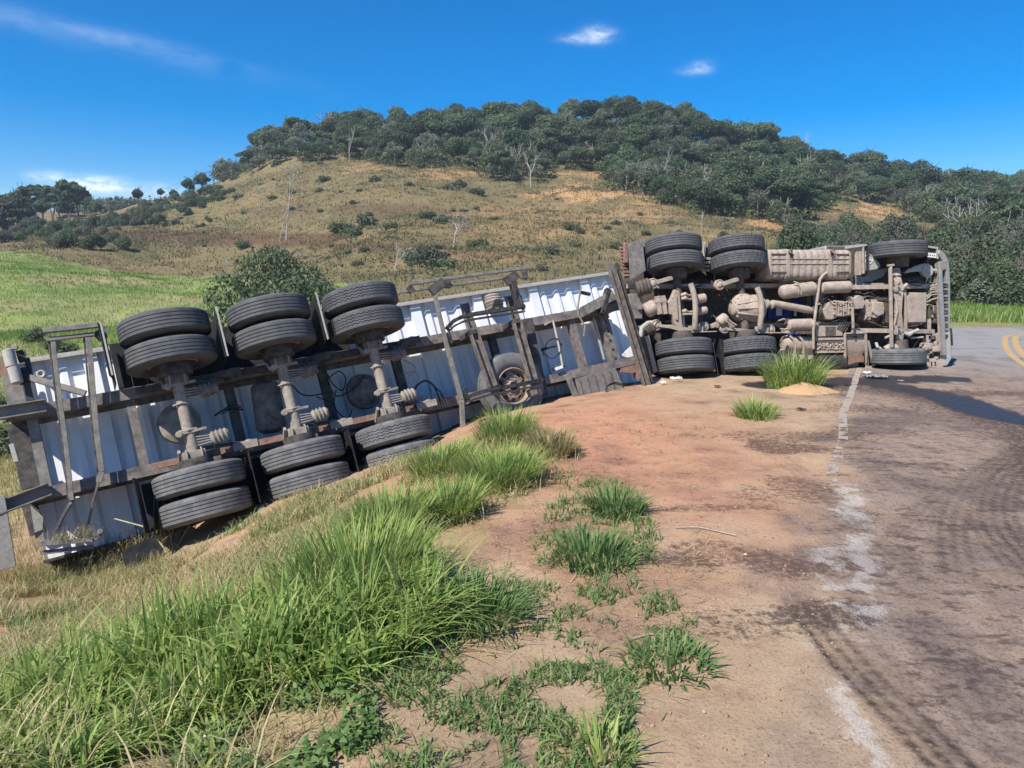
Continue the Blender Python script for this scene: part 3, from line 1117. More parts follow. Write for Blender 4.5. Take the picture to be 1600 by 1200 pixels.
def wheel(parent, kind, loc, rot=(0, 0, 0), face=1, label=None):
    """wheel axis along b; part = tyre, sub-part = rim"""
    o = link('tyre', TY[kind], parent)
    o.location = loc
    o.rotation_euler = rot
    if label: o['label'] = label
    r = link('rim', RIM, o)
    if face < 0: r.rotation_euler = (math.pi, 0, 0)
    return o


# ------------------------------------------------------------------ semi-trailer
TR = empty('semi_trailer')
TR.matrix_world = TF.M
tag(TR, 'long three-axle semi-trailer lying on its side down the bank, white corrugated floor showing', 'trailer')
SPC, BO, BI, RC, TC = 1.258, 1.12, .776, .608, 1.012
A0, A1 = -1.80, 7.85
T_ = TF
MS = M


def pt(px, py, c): return T_(px, py, c)


def tb(name, p0, p1, wd, dp, mat, bev=.004):
    """bar from pixel+depth triples"""
    return MB().bar(T_(*p0), T_(*p1), wd, dp).build(name, M[mat], TR, bev)


def build_trailer():
    # floor sheets: corrugated panels between wide flat ribs
    x = A0 + .12
    cuts = [A0 + .05, -.95, .20, 1.35, 2.5, 3.62, 4.74, 5.84, 6.94, A1]
    for i in range(len(cuts) - 1):
        a0, a1 = cuts[i] + .001, cuts[i + 1] - .001
        pts = [(a0, -.055), (a0 + .002, .028)]
        a = a0 + .17
        pts.append((a, .028)); pts.append((a + .012, -.055))
        a += .05
        while a < a1 - .24:
            pts += [(a, -.055), (a + .05, -.012), (a + .12, -.012), (a + .17, -.055)]
            a += .27
        pts.append((a1, -.055))
        b = MB()
        vs, fs = [], []
        for (aa, cc) in pts:
            vs += [(aa, -1.235, cc), (aa, 1.235, cc)]
        for k in range(len(pts) - 1):
            fs.append((2 * k, 2 * k + 2, 2 * k + 3, 2 * k + 1))
        m = len(pts)
        # close the back so that the sheet has thickness
        base = len(vs)
        vs += [(v[0], v[1], v[2] - .012) for v in vs]
        for k in range(m - 1):
            fs.append((base + 2 * k, base + 2 * k + 1, base + 2 * k + 3, base + 2 * k + 2))
        b.add(vs, fs)
        b.build('floor_panel', M['white'], TR)
    # side sills
    for s in (1, -1):
        b = MB()
        b.box(A0, A1, s * 1.245 - .012, s * 1.245 + .012, -.14, .085)
        b.box(A0, A1, s * 1.225 - .03, s * 1.225 + .008, .086, .098)
        b.build('side_sill', M['lightgrey'] if s > 0 else M['chassis_dark'], TR, .003)  # lower sill coloured dark to stand for the shaded hollow
        # side walls of the body, back from the sill
        b = MB()
        b.box(A0 + .01, A1 - .01, s * 1.235 - .02, s * 1.235 + .02, -2.35, -.141)
        k = A0 + .3
        while k < A1:
            b.box(k, k + .09, s * 1.256, s * 1.285, -2.33, -.16)
            k += .6
        b.build('side_wall', M['white' if s > 0 else 'chassis_dark'], TR)  # lower wall of the white body darkened, shade put into its colour
    MB().box(A0 + .01, A0 + .05, -1.213, 1.213, -2.35, -.06).build('rear_wall', M['grey_metal'], TR)
    MB().box(A1 - .06, A1 - .01, -1.213, 1.213, -2.35, -.06).build('front_wall', M['white'], TR)
    MB().box(A0 + .06, A1 - .07, -1.21, 1.21, -2.40, -2.36).build('roof', M['lightgrey'], TR)
    # chassis rails
    for s in (1, -1):
        b = MB()
        bc = s * .488
        b.box(A0 - .02, 7.32, bc - .07, bc + .07, RC - .016, RC)
        b.box(A0 - .02, 7.32, bc - .006, bc + .006, .065, RC - .018)
        b.box(A0 - .02, 7.32, bc - .07, bc + .07, .045, .063)
        b.build('chassis_rail', M['chassis'], TR)
        k = A0 + .9
        while k < 7.1:
            MB().box(k, k + .012, bc + s * .008, bc + s * .066, .066, RC - .02).build('web_stiffener', M['chassis'], TR)
            k += 1.2
    # cross members (pixel on the upper rail, pixel on the lower rail, width)
    for (xa, ya), (xb, yb), wd, mt, c in (((48, 656), (74, 752), .11, 'grey_metal', .45), ((197, 622), (230, 724), .105, 'chassis', .50), ((352, 600), (380, 690), .12, 'chassis_dark', .40),
                                          ((503, 578), (521, 660), .12, 'chassis_dark', .40), ((616, 556), (638, 640), .12, 'chassis_dark', .40),
                                          ((889, 497), (913, 577), .12, 'chassis', .50), ((762, 520), (790, 598), .11, 'chassis_dark', .35)):
        p0 = T_(xa, ya, c); p1 = T_(xb, yb, c)
        am = (p0[0] + p1[0]) / 2
        b = MB().chan((am, .415, c), (am, -.415, c), wd, .10, .01, up=(0, 0, -1))
        b.build('cross_member', M[mt], TR)
    # holed cross member near the front
    p0 = T_(945, 490, .5); p1 = T_(960, 568, .5)
    am = (p0[0] + p1[0]) / 2
    b = MB()
    n_h = 5
    for k in range(n_h + 1):
        y0 = -.415 + k * .83 / (n_h + .0) - .0
        if k < n_h:
            b.box(am - .09, am - .032, y0, y0 + .166, .50, .51); b.box(am + .032, am + .09, y0, y0 + .166, .50, .51)
            b.box(am - .031, am + .031, y0 + .05, y0 + .166, .50, .51)
    b.box(am - .09, am - .08, -.415, .415, .38, .498); b.box(am + .08, am + .09, -.415, .415, .38, .498)
    b.build('holed_cross_member', M['chassis'], TR)
    # the long bar across the front, ahead of the rails
    MB().chan(T_(953, 411, .95), T_(1012, 606, .75), .125, .07, .012).build('front_cross_bar', M['chassis'], TR, .003)
    MB().bar(T_(963, 411, .90), T_(1019, 600, .70), .03, .06).build('front_cross_bar', M['chassis_dark'], TR)
    tb('thin_bar', (927, 497, .42), (944, 562, .42), .03, .03, 'lightgrey')
    # pale hooked bar in the light
    MB().tube([T_(851, 508, .62), T_(864, 501, .66), T_(872, 535, .66), T_(879, 572, .66), T_(872, 577, .62)], .018, 8).build('hooked_bar', M['pale_hose'], TR)
    # deep channel, darkened to stand for its shade, beside the spare carrier, two light webs
    MB().chan(T_(822, 500, .62), T_(846, 620, .62), .15, .16, .01, up=(0, 0, -1)).build('deep_channel', M['chassis_dark'], TR)
    # spare wheel carrier
    for (xa, ya), (xb, yb), (xc, yc) in (((725, 474), (741, 522), (770, 604)), ((794, 462), (808, 505), (834, 598))):
        MB().chan(T_(xa, ya, .35), (T_(xb, yb, .35)[0], .565, .35), .13, .07, .01, up=(0, 0, 1)).build('carrier_upright', M['chassis'], TR, .003)
        MB().chan(T_(xb, yb, 1.0), T_(xc, yc, 1.0), .13, .09, .012, up=(0, 0, 1)).build('carrier_upright', M['chassis'], TR, .003)
        q = T_(xb, yb, 1.0)
        MB().box(q[0] - .06, q[0] + .06, q[1] + .0, q[1] + .07, .60, 1.02).build('carrier_foot', M['chassis_dark'], TR, .003)
    for pts, t in (([(698, 513), (708, 502), (722, 495), (740, 491), (780, 485), (819, 479)], 1.02), ([(728, 623), (738, 617), (765, 609), (800, 603), (847, 594)], 1.08)):
        for i in range(len(pts) - 1):
            pass
        P = [T_(x_, y_, t) for x_, y_ in pts]
        b = MB()
        for i in range(len(P) - 1): b.bar(P[i], P[i + 1], .05, .09)
        b.build('carrier_arm', M['black_tank'], TR)
        Q = [(p[0], p[1] - .07, p[2] - .03) for p in P]
        b = MB()
        for i in range(len(P) - 1): b.bar(Q[i], Q[i + 1], .025, .05)
        b.build('carrier_arm', M['grey_metal'], TR)
    tb('drop_bar', (700, 513, 1.0), (706, 537, 1.0), .035, .03, 'black_tank')
    tb('drop_bar', (725, 608, 1.0), (732, 626, 1.0), .05, .04, 'black_tank')
    tb('carrier_foot', (829, 607, 1.0), (834, 618, 1.0), .12, .12, 'chassis')
    # long guard post crossing both rails
    MB().bar(T_(680, 463, .66), T_(698, 540, .66), .055, .06).bar(T_(698, 540, .66), T_(721, 625, .66), .06, .06).bar(T_(721, 625, .66), T_(724, 682, .70), .07, .05).build('guard_post', M['grey_metal'], TR, .004)
    MB().bar(T_(800, 440, .58), T_(812, 480, .60), .10, .10).bar(T_(812, 462, .62), T_(818, 484, .64), .05, .05).build('guard_post', M['black_tank'], TR, .006)
    # side guard rail sticking out above
    for (xa, ya), (xb, yb), wd in (((637, 444), (826, 418), .05), ((623, 457), (812, 431), .04)):
        MB().bar(T_(xa, ya, .58), T_(xb, yb, .58), wd, .05).build('side_guard_rail', M['grey_metal'], TR, .004)
    for (xa, ya), (xb, yb), wd in (((638, 448), (645, 457), .10), ((673, 456), (694, 440), .15), ((700, 450), (699, 436), .09), ((790, 441), (808, 428), .15), ((820, 436), (819, 421), .09)):
        MB().bar(T_(xa, ya, .60), T_(xb, yb, .60), wd, .06).build('guard_bracket', M['chassis_dark'], TR, .004)
    # coiled straps tied to the floor
    b = MB()
    c0 = T_(768, 475, .05)
    for k in range(5):
        o = (k - 2) * .048
        b.lathe((c0[0] + .0, c0[1] + o, .14), (.1, 1, 0), [(-.02, .11), (-.026, .15 - abs(k - 2) * .012), (0, .165 - abs(k - 2) * .012), (.026, .15 - abs(k - 2) * .012), (.02, .11)], 20, True)
    b.build('strap_coil', M['axle'], TR)
    # landing gear folded under the upper rail
    MB().bar(T_(912, 486, .68), T_(957, 462, .68), .17, .14).build('landing_leg', M['grey_metal'], TR, .008)
    MB().bar(T_(940, 492, .70), T_(950, 452, .70), .10, .10).build('gear_box', M['black_tank'], TR, .008)
    MB().tube([T_(908, 449, .6), T_(903, 478, .6), T_(904, 492, .62), T_(914, 510, .62), T_(912, 526, .62)], .016, 8).build('crank_handle', M['grey_metal'], TR)
    MB().bar(T_(908, 457, .55), T_(922, 460, .55), .05, .05).build('crank_bracket', M['black_tank'], TR, .004)
    MB().box(T_(945, 483, .6)[0], 7.2, .56, .70, .35, RC).build('landing_bracket', M['chassis_dark'], TR, .004)
    # lower landing foot, torn side plate, skid board
    P = [T_(898, 592, .60), T_(960, 575, .60), T_(973, 608, .52), T_(970, 618, .48), T_(908, 634, .50)]
    MB().sheet(P, .03).build('side_plate', M['rubber_flap_pale'], TR)
    for k in range(5):
        xa = 905 + k * 12
        MB().bar(T_(xa, 592 - k * 3.2, .64), T_(xa + 9, 628 - k * 3, .54), .022, .012).build('plate_seam', M['grey_metal'], TR)
    MB().bar(T_(913, 632, .62), T_(1016, 616, .52), .11, .03).build('skid_board', M['grey_metal'], TR, .004)
    MB().bar(T_(945, 622, .72), T_(1000, 612, .62), .05, .03).build('skid_board', M['grey_metal'], TR, .004)
    MB().bar(T_(886, 585, .62), T_(905, 632, .56), .10, .04).build('fallen_bar', M['grey_metal'], TR, .004)
    cpt = T_(960, 611, .66)
    b = MB()
    for j in range(3):
        pts = []
        for k in range(26):
            a = k / 25 * math.pi * 1.75 + .3
            pts.append((cpt[0] + math.cos(a) * (.19 + j * .008), cpt[1] + math.sin(a) * (.12 + j * .01), cpt[2] + .02 * j + .02 * math.sin(5 * a)))
        b.tube(pts, .007, 6)
    b.build('loose_cable', M['hose'], TR)
    # king-pin plate
    P = [T_(968, 568, .56), T_(1000, 560, .56), T_(1004, 580, .56), T_(985, 584, .56), T_(968, 582, .56)]
    MB().sheet(P, .04).build('coupling_plate', M['pink_rust'], TR)
    P = [T_(988, 582, .50), T_(1004, 577, .50), T_(1008, 592, .50), T_(992, 594, .50)]
    MB().sheet(P, .12).build('coupling_bracket', M['pink_rust'], TR)
    P = [T_(969, 556, .30), T_(985, 541, .30), T_(992, 543, .30), T_(986, 562, .30)]
    MB().sheet(P, .03).build('white_cover', M['whiteplate'], TR)
    # axles ---------------------------------------------------------------
    for i in range(3):
        a = i * SPC
        ax = MB().tube([(a, -.66, TC), (a, .66, TC)], .070, 18).build('axle_beam', M['axle'], TR)
        for s in (1, -1):  # upper springs, hangers and chambers get darker metal for the shade there
            MB().lathe((a, s * .52, TC), (0, s, 0), [(0, .02), (0, .20), (.16, .215), (.19, .20), (.19, .05)], 28).build('brake_drum', M['chassis_dark'], TR)
            # trailing leaf and hangers
            b = MB()
            for k in range(4):
                b.bar((a - .46 + k * .05, s * .475, .80 - k * .022), (a + .46 - k * .05, s * .475, .80 - k * .022), .08, .019, taper=1)
            b.build('leaf_spring', M['pink_rust'] if s < 0 else M['chassis_dark'], TR)
            b = MB().box(a - .10, a + .10, s * .475 - .06, s * .475 + .06, .84, .935).box(a - .13, a - .09, s * .475 - .055, s * .475 + .055, .80, 1.08).box(a + .09, a + .13, s * .475 - .055, s * .475 + .055, .80, 1.08)
            b.box(a - .13, a + .13, s * .475 - .05, s * .475 + .05, 1.083, 1.105)
            b.build('spring_seat', M['axle'] if s < 0 else M['chassis'], TR, .008)
            for du in (-.085, .085):
                MB().tube([(a + du, s * .475 - .07, .80), (a + du, s * .475 - .07, 1.10), (a + du, s * .475 - .04, 1.125), (a + du, s * .475 + .04, 1.125), (a + du, s * .475 + .07, 1.10), (a + du, s * .475 + .07, .80)], .011, 7).build('u_bolt', M['axle'], TR)
            # hanger between the axles
            ah = a + SPC / 2
            P = [(ah - .16, s * .475 + .045), (ah + .16, s * .475 + .045)]
            b = MB().box(ah - .05, ah + .05, s * .475 - .055, s * .475 + .055, RC + .002, .86)
            b.bar((ah - .16, s * .475, .86), (ah + .14, s * .475, .90), .10, .035)
            b.lathe((ah + .05, s * .475 - .07, .80), (0, 1, 0), [(0, .0), (0, .045), (.14, .045), (.14, 0)], 14)
            b.build('spring_hanger', M['axle'] if s < 0 else M['chassis_dark'], TR, .006)
            MB().bar((a + .02, s * .40, .99), (ah - .02, s * .43, .80), .045, .045).build('torque_rod', M['chassis_dark'], TR, .008)
            # ribbed brake chamber beside the beam
            pc = (a + .24, s * .30 - .02, TC + .0)
            b = MB()
            prof = [(-.02, 0), (-.02, .06), (.0, .075), (.015, .092), (.035, .078), (.05, .072), (.065, .096), (.085, .080), (.10, .072), (.115, .094), (.135, .078), (.15, .070), (.17, .082), (.20, .055), (.21, 0)]
            b.lathe(pc, (1, .12, .05), prof, 22)
            b.build('brake_chamber', M['axle'] if s < 0 else M['chassis'], TR)
            b = MB()
            for dq in (-.05, -.015, .02, .055): b.tube([(a + .06, pc[1] + dq, TC + .04), (a + .24, pc[1] + dq * .8, TC + .03)], .009, 6)
            b.build('chamber_stud', M['axle'], TR)
            MB().bar((a - .14, s * .30 + .10, 1.09), (a + .20, s * .30 + .12, 1.05), .035, .03).lathe((a - .12, s * .30 + .10, 1.08), (0, 0, 1), [(-.03, 0), (-.03, .04), (.03, .04), (.03, 0)], 12).build('slack_adjuster', M['axle'], TR, .005)
            MB().tube([(a + .09, s * .16, 1.06), (a - .01, s * .17, 1.092), (a - .11, s * .16, 1.05)], .014, 7).build('axle_clamp', M['axle'], TR)
            MB().bar((a - .16, s * .56, .85), (a - .16, s * .40, 1.07), .035, .05).build('stub_post', M['axle'], TR, .004)
            # tyres
            for kk, bb in ((1, BI), (2, BO)):
                kind = ('rib', 'rib', 'zig')[i]
                if s < 0: kind += '_d'
                t = wheel(TR, kind, (a, s * bb, TC), (0, rnd.random() * 6, 0), -s if kk == 1 else s)
        # reservoir or bellows behind the beam
        if i != 1:
            q = T_((281, 0, 571)[i], (660, 0, 610)[i], .40)
            MB().lathe((q[0], q[1], .22), (0, 0, 1), [(0, .0), (0, .16), (.02, .23), (.08, .265), (.14, .25), (.16, .20), (.20, .17), (.21, .10), (.21, 0)], 32).build('air_bellows', M['axle'] if i == 0 else M['chassis'], TR)
        else:
            q0 = T_(413, 598, .42); q1 = T_(425, 678, .42)
            MB().lathe(q0, Vector(q1) - Vector(q0), [(0, 0), (.0, .10), (.03, .17), (.06, .19), (.62, .19), (.66, .17), (.69, .10), (.69, 0)], 28).build('air_tank', M['chassis'], TR)
    # mudguards between the upper and the lower tyres
    for s in (1, -1):
        for j, am in enumerate((-.66, SPC / 2 - .02, SPC * 1.5 - .02)):
            b = MB()
            w0, w1 = .60, 1.24
            prof = [(am - .0, .42), (am + .02, .80), (am - .01, 1.16), (am - .035, 1.30)]
            for k in range(3):
                (x0, c0_), (x1, c1_) = prof[k], prof[k + 1]
                b.add([(x0, s * w0, c0_), (x1, s * w0, c1_), (x1, s * w1, c1_), (x0, s * w1, c0_), (x0 - .012, s * w0, c0_), (x1 - .012, s * w0, c1_), (x1 - .012, s * w1, c1_), (x0 - .012, s * w1, c0_)],
                      [(0, 1, 2, 3), (7, 6, 5, 4), (0, 4, 5, 1), (1, 5, 6, 2), (2, 6, 7, 3), (3, 7, 4, 0)])
            b.build('mudguard', M['rubber_flap'], TR)
            if s > 0:
                MB().bar((am - .012, w0, 1.312), (am - .012, w1 - .0, 1.305), .02, .012).build('mudguard_lip', M['lightgrey'], TR)
        b = MB()
        for k in range(18):
            t0, t1 = k / 18 * 3.05, (k + 1) / 18 * 3.05
            b.box(-.62 + t0, -.62 + t1 - .001, s * .62 if s > 0 else -1.22, 1.22 if s > 0 else -.62, .30, .315)
        b.build('mudguard_top', M['rubber_flap'], TR)
    # air lines
    def hose(pts, r, mat='hose', name='air_hose'):
        P = np.array([T_(*p) for p in pts])
        out = []
        n = len(P)
        for i in range(n - 1):
            p0, p1, p2, p3 = P[max(i - 1, 0)], P[i], P[i + 1], P[min(i + 2, n - 1)]
            for t in np.linspace(0, 1, 7, endpoint=False):
                out.append(.5 * ((2 * p1) + (-p0 + p2) * t + (2 * p0 - 5 * p1 + 4 * p2 - p3) * t * t + (-p0 + 3 * p1 - 3 * p2 + p3) * t ** 3))
        out.append(P[-1])
        MB().tube(out, r, 6).build(name, M[mat], TR)
    hose([(631, 562, .55), (645, 570, .60), (649, 580, .62), (638, 588, .60)], .013, 'pale_hose')
    hose([(630, 583, .58), (650, 582, .66), (654, 592, .68), (648, 604, .66), (631, 610, .66)], .013, 'pale_hose')
    hose([(646, 622, .62), (650, 605, .68), (664, 595, .70), (678, 603, .70), (686, 622, .66), (692, 634, .62)], .014)
    hose([(680, 605, .66), (690, 615, .68), (696, 632, .62)], .010)
    hose([(512, 585, .5), (520, 600, .6), (535, 610, .6), (540, 592, .6), (530, 580, .58), (514, 590, .55)], .009)
    hose([(510, 590, .5), (524, 618, .6), (545, 612, .62), (560, 600, .62), (570, 585, .60)], .010)
    hose([(525, 610, .5), (522, 632, .6), (532, 648, .6), (545, 652, .58), (550, 640, .55)], .009)
    hose([(455, 600, .62), (470, 615, .62), (488, 618, .60), (515, 612, .55)], .010)
    hose([(485, 655, .6), (500, 640, .62), (520, 632, .60), (495, 620, .6)], .009)
    hose([(345, 647, .55), (360, 640, .6), (376, 636, .6), (362, 632, .58), (350, 640, .55)], .008)
    hose([(335, 650, .6), (352, 640, .6), (380, 640, .55)], .012)
    hose([(848, 556, .60), (856, 534, .66), (872, 530, .68), (876, 548, .68), (862, 560, .66), (848, 550, .62)], .009)
    hose([(846, 549, .60), (862, 542, .62), (877, 540, .60)], .010)
    MB().bar(T_(846, 546, .58), T_(878, 538, .58), .035, .02).build('cable_tray', M['chassis_dark'], TR)
    MB().bar(T_(863, 577, .62), T_(884, 570, .62), .06, .05).build('valve_block', M['chassis_dark'], TR, .005)
    MB().bar(T_(868, 577, .66), T_(879, 573, .66), .05, .03).build('valve_cap', M['whiteplate'], TR, .004)
    # brake valves on the front of the bogie
    MB().bar(T_(634, 629, .70), T_(672, 618, .70), .045, .03).bar(T_(652, 634, .66), T_(668, 628, .66), .09, .08).build('valve_block', M['axle'], TR, .006)
    for k in range(5):
        MB().bar(T_(676 + k * 4, 618 - k, .66), T_(684 + k * 4, 636 - k * .6, .64), .018, .018).build('valve_pipe', M['axle'], TR)
    # rear frame -----------------------------------------------------------
    # side underride frames joined by two long bars
    def poly(name, pts, wd, dp, mat):
        b = MB(); P = [T_(*p) for p in pts]
        for i in range(len(P) - 1): b.bar(P[i], P[i + 1], wd, dp)
        return b.build(name, M[mat], TR, .003)
    poly('guard_post', [(82, 526, .80), (94, 628, .78), (104, 700, .78), (112, 782, .78)], .05, .035, 'grey_metal')
    poly('guard_post', [(76, 530, .76), (89, 632, .74), (99, 702, .74), (107, 780, .74)], .02, .05, 'chassis_dark')
    poly('guard_post', [(112, 784, .78), (98, 808, .60), (86, 834, .42)], .03, .10, 'grey_metal')
    poly('guard_post', [(138, 520, .80), (146, 620, .78), (151, 676, .78), (159, 737, .78), (154, 754, .78)], .06, .035, 'grey_metal')
    poly('guard_post', [(131, 524, .76), (140, 622, .74), (145, 678, .74), (152, 738, .74)], .02, .05, 'chassis_dark')
    poly('guard_post', [(154, 754, .78), (147, 778, .70), (138, 818, .55)], .025, .05, 'grey_metal')
    poly('underrun_rail', [(67, 517, .84), (110, 513, .84), (154, 508, .84), (163, 515, .82), (164, 528, .80)], .055, .06, 'grey_metal')
    poly('underrun_rail', [(72, 531, .80), (148, 522, .80)], .045, .05, 'grey_metal')
    poly('rail_hook', [(150, 518, .78), (162, 530, .76)], .10, .07, 'black_tank')
    poly('underrun_rail', [(56, 850, .62), (100, 847, .62), (146, 843, .62), (155, 836, .60), (157, 828, .58)], .055, .06, 'grey_metal')
    poly('underrun_rail', [(62, 864, .56), (146, 854, .56)], .05, .05, 'grey_metal')
    # rail ends that run out past the rear
    for (xa, ya), (xb, yb), s in (((-30, 650), (72, 634), 1), ((-10, 797), (78, 764), -1)):
        p0, p1 = T_(xa, ya, .66), T_(xb, yb, .66)
        MB().chan(p0, p1, .15, .10, .014).build('tow_channel', M['grey_metal'], TR)
    # rear bumper plank that hangs at the left edge
    p0, p1 = T_(-6, 775, .72), T_(12, 888, .60)
    MB().bar(p0, p1, .16, .03).build('bumper_plank', M['lightgrey_dirty'], TR, .004)
    # rear lamp board
    P = [T_(3, 587, .16), T_(30, 580, .16), T_(41, 628, .16), T_(12, 634, .16)]
    MB().sheet(P, .02).build('lamp_board', M['grey_metal'], TR)
    P = [T_(-14, 566, .14), T_(12, 563, .14), T_(17, 586, .14), T_(-8, 590, .14)]
    MB().sheet(P, .03).build('corner_post', M['pink_rust'], TR)
    for (x0_, y0_), (x1_, y1_) in (((12, 545), (19, 575)), ((20, 572), (28, 600))):
        q0, q1 = Vector(T_(x0_, y0_, .40)), Vector(T_(x1_, y1_, .40))
        b = MB().tube([q0, q0 + (q1 - q0) * .08, q0 + (q1 - q0) * .92, q1], [.03, .065, .065, .03], 14)
        b.build('tail_lamp', M['lightgrey'], TR)
    for p, q, wd, mt in (((30, 548, .3), (36, 566, .3), .08, 'black_tank'), ((28, 556, .3), (40, 552, .3), .04, 'chassis_dark'), ((34, 575, .3), (40, 600, .3), .12, 'black_tank'), ((40, 590, .30), (48, 626, .30), .07, 'chassis_dark'),
                         ((46, 590, .33), (134, 615, .45), .075, 'grey_metal'), ((42, 560, .25), (48, 590, .25), .06, 'black_tank'), ((24, 540, .35), (22, 546, .35), .06, 'rim'),
                         ((28, 660, .10), (52, 762, .10), .24, 'chassis_dark'), ((40, 770, .15), (60, 834, .15), .16, 'chassis_dark'), ((18, 694, .35), (26, 722, .35), .05, 'lightgrey')):
        MB().bar(T_(*p), T_(*q), wd, .05).build('rear_bracket', M[mt], TR, .004)
    P = [T_(48, 790, .3), T_(68, 808, .3), T_(66, 834, .3), T_(56, 842, .3)]
    MB().sheet(P, .03).build('corner_gusset', M['lightgrey_dirty'], TR)
    b = MB().lathe(T_(65, 586, .02), (0, 0, 1), [(0, .0), (0, .045), (.05, .055), (.06, .04), (.05, .02), (.02, 0)], 18)
    b.build('lamp_socket', M['lightgrey'], TR)
    P = [T_(190, 860, .9), T_(240, 838, .9), T_(256, 858, .9), T_(240, 900, .9), T_(200, 905, .9)]
    MB().sheet(P, .02).build('torn_flap', M['rubber_flap'], TR)
    # spare wheel lies against the underside: own axis along c
    q = T_(799, 604, .78)
    o = link('spare_tyre', TY['rib_d'], TR)
    o.location = (q[0], q[1], .76)
    o.rotation_euler = (math.pi / 2 + .10, 0, 0)
    rr = link('rim', rim_mesh(True), o)
    o['label'] = 'spare tyre with a rusty cream rim'


M['rubber_flap_pale'] = grimy('grey_plate_metal', (.16, .15, .14), (.33, .29, .25), .5)
M['lightgrey_dirty'] = grimy('dirty_light_grey_metal', (.24, .245, .23), (.33, .30, .25), .45)
build_trailer()

# ------------------------------------------------------------------ tractor unit
KR = empty('tractor_truck')
KR.matrix_world = KF.M
tag(KR, 'overturned three-axle lorry tractor with dusty tan underside, lying on the road bend at the right', 'truck')
K_ = KF


def kb(name, p0, p1, wd, dp, mat='dust', bev=.006):
    return MB().bar(K_(*p0), K_(*p1), wd, dp).build(name, M[mat], KR, bev)


def kbox(name, x0, y0, x1, y1, c0, c1, mat='dust', bev=.012):
    """box whose near face spans two pixels at depth c1 and runs back to c0"""
    p, q = K_(x0, y0, c1), K_(x1, y1, c1)
    return MB().box(min(p[0], q[0]), max(p[0], q[0]), min(p[1], q[1]), max(p[1], q[1]), c0, c1).build(name, M[mat], KR, bev)


def kprism(name, pts, c0, c1, mat='dust', bev=.004):
    return MB().prism([K_(x, y, c1)[:2] for x, y in pts], c0, c1).build(name, M[mat], KR, bev)


def ktube(name, pts, r, mat='dust', n=12):
    return MB().tube([K_(*p) for p in pts], r, n).build(name, M[mat], KR)


def kdrum(name, p0, p1, r, mat='dust', ends=.03, ribs=()):
    a, b = Vector(K_(*p0)), Vector(K_(*p1))
    L = (b - a).length
    prof = [(0, 0), (0, r * .55), (ends * .4, r * .85), (ends, r)]
    for k in ribs:
        prof += [(L * k - .012, r), (L * k - .008, r + .012), (L * k + .008, r + .012), (L * k + .012, r)]
    prof += [(L - ends, r), (L - ends * .4, r * .85), (L, r * .55), (L, 0)]
    return MB().lathe(a, b - a, prof, 26).build(name, M[mat], KR)


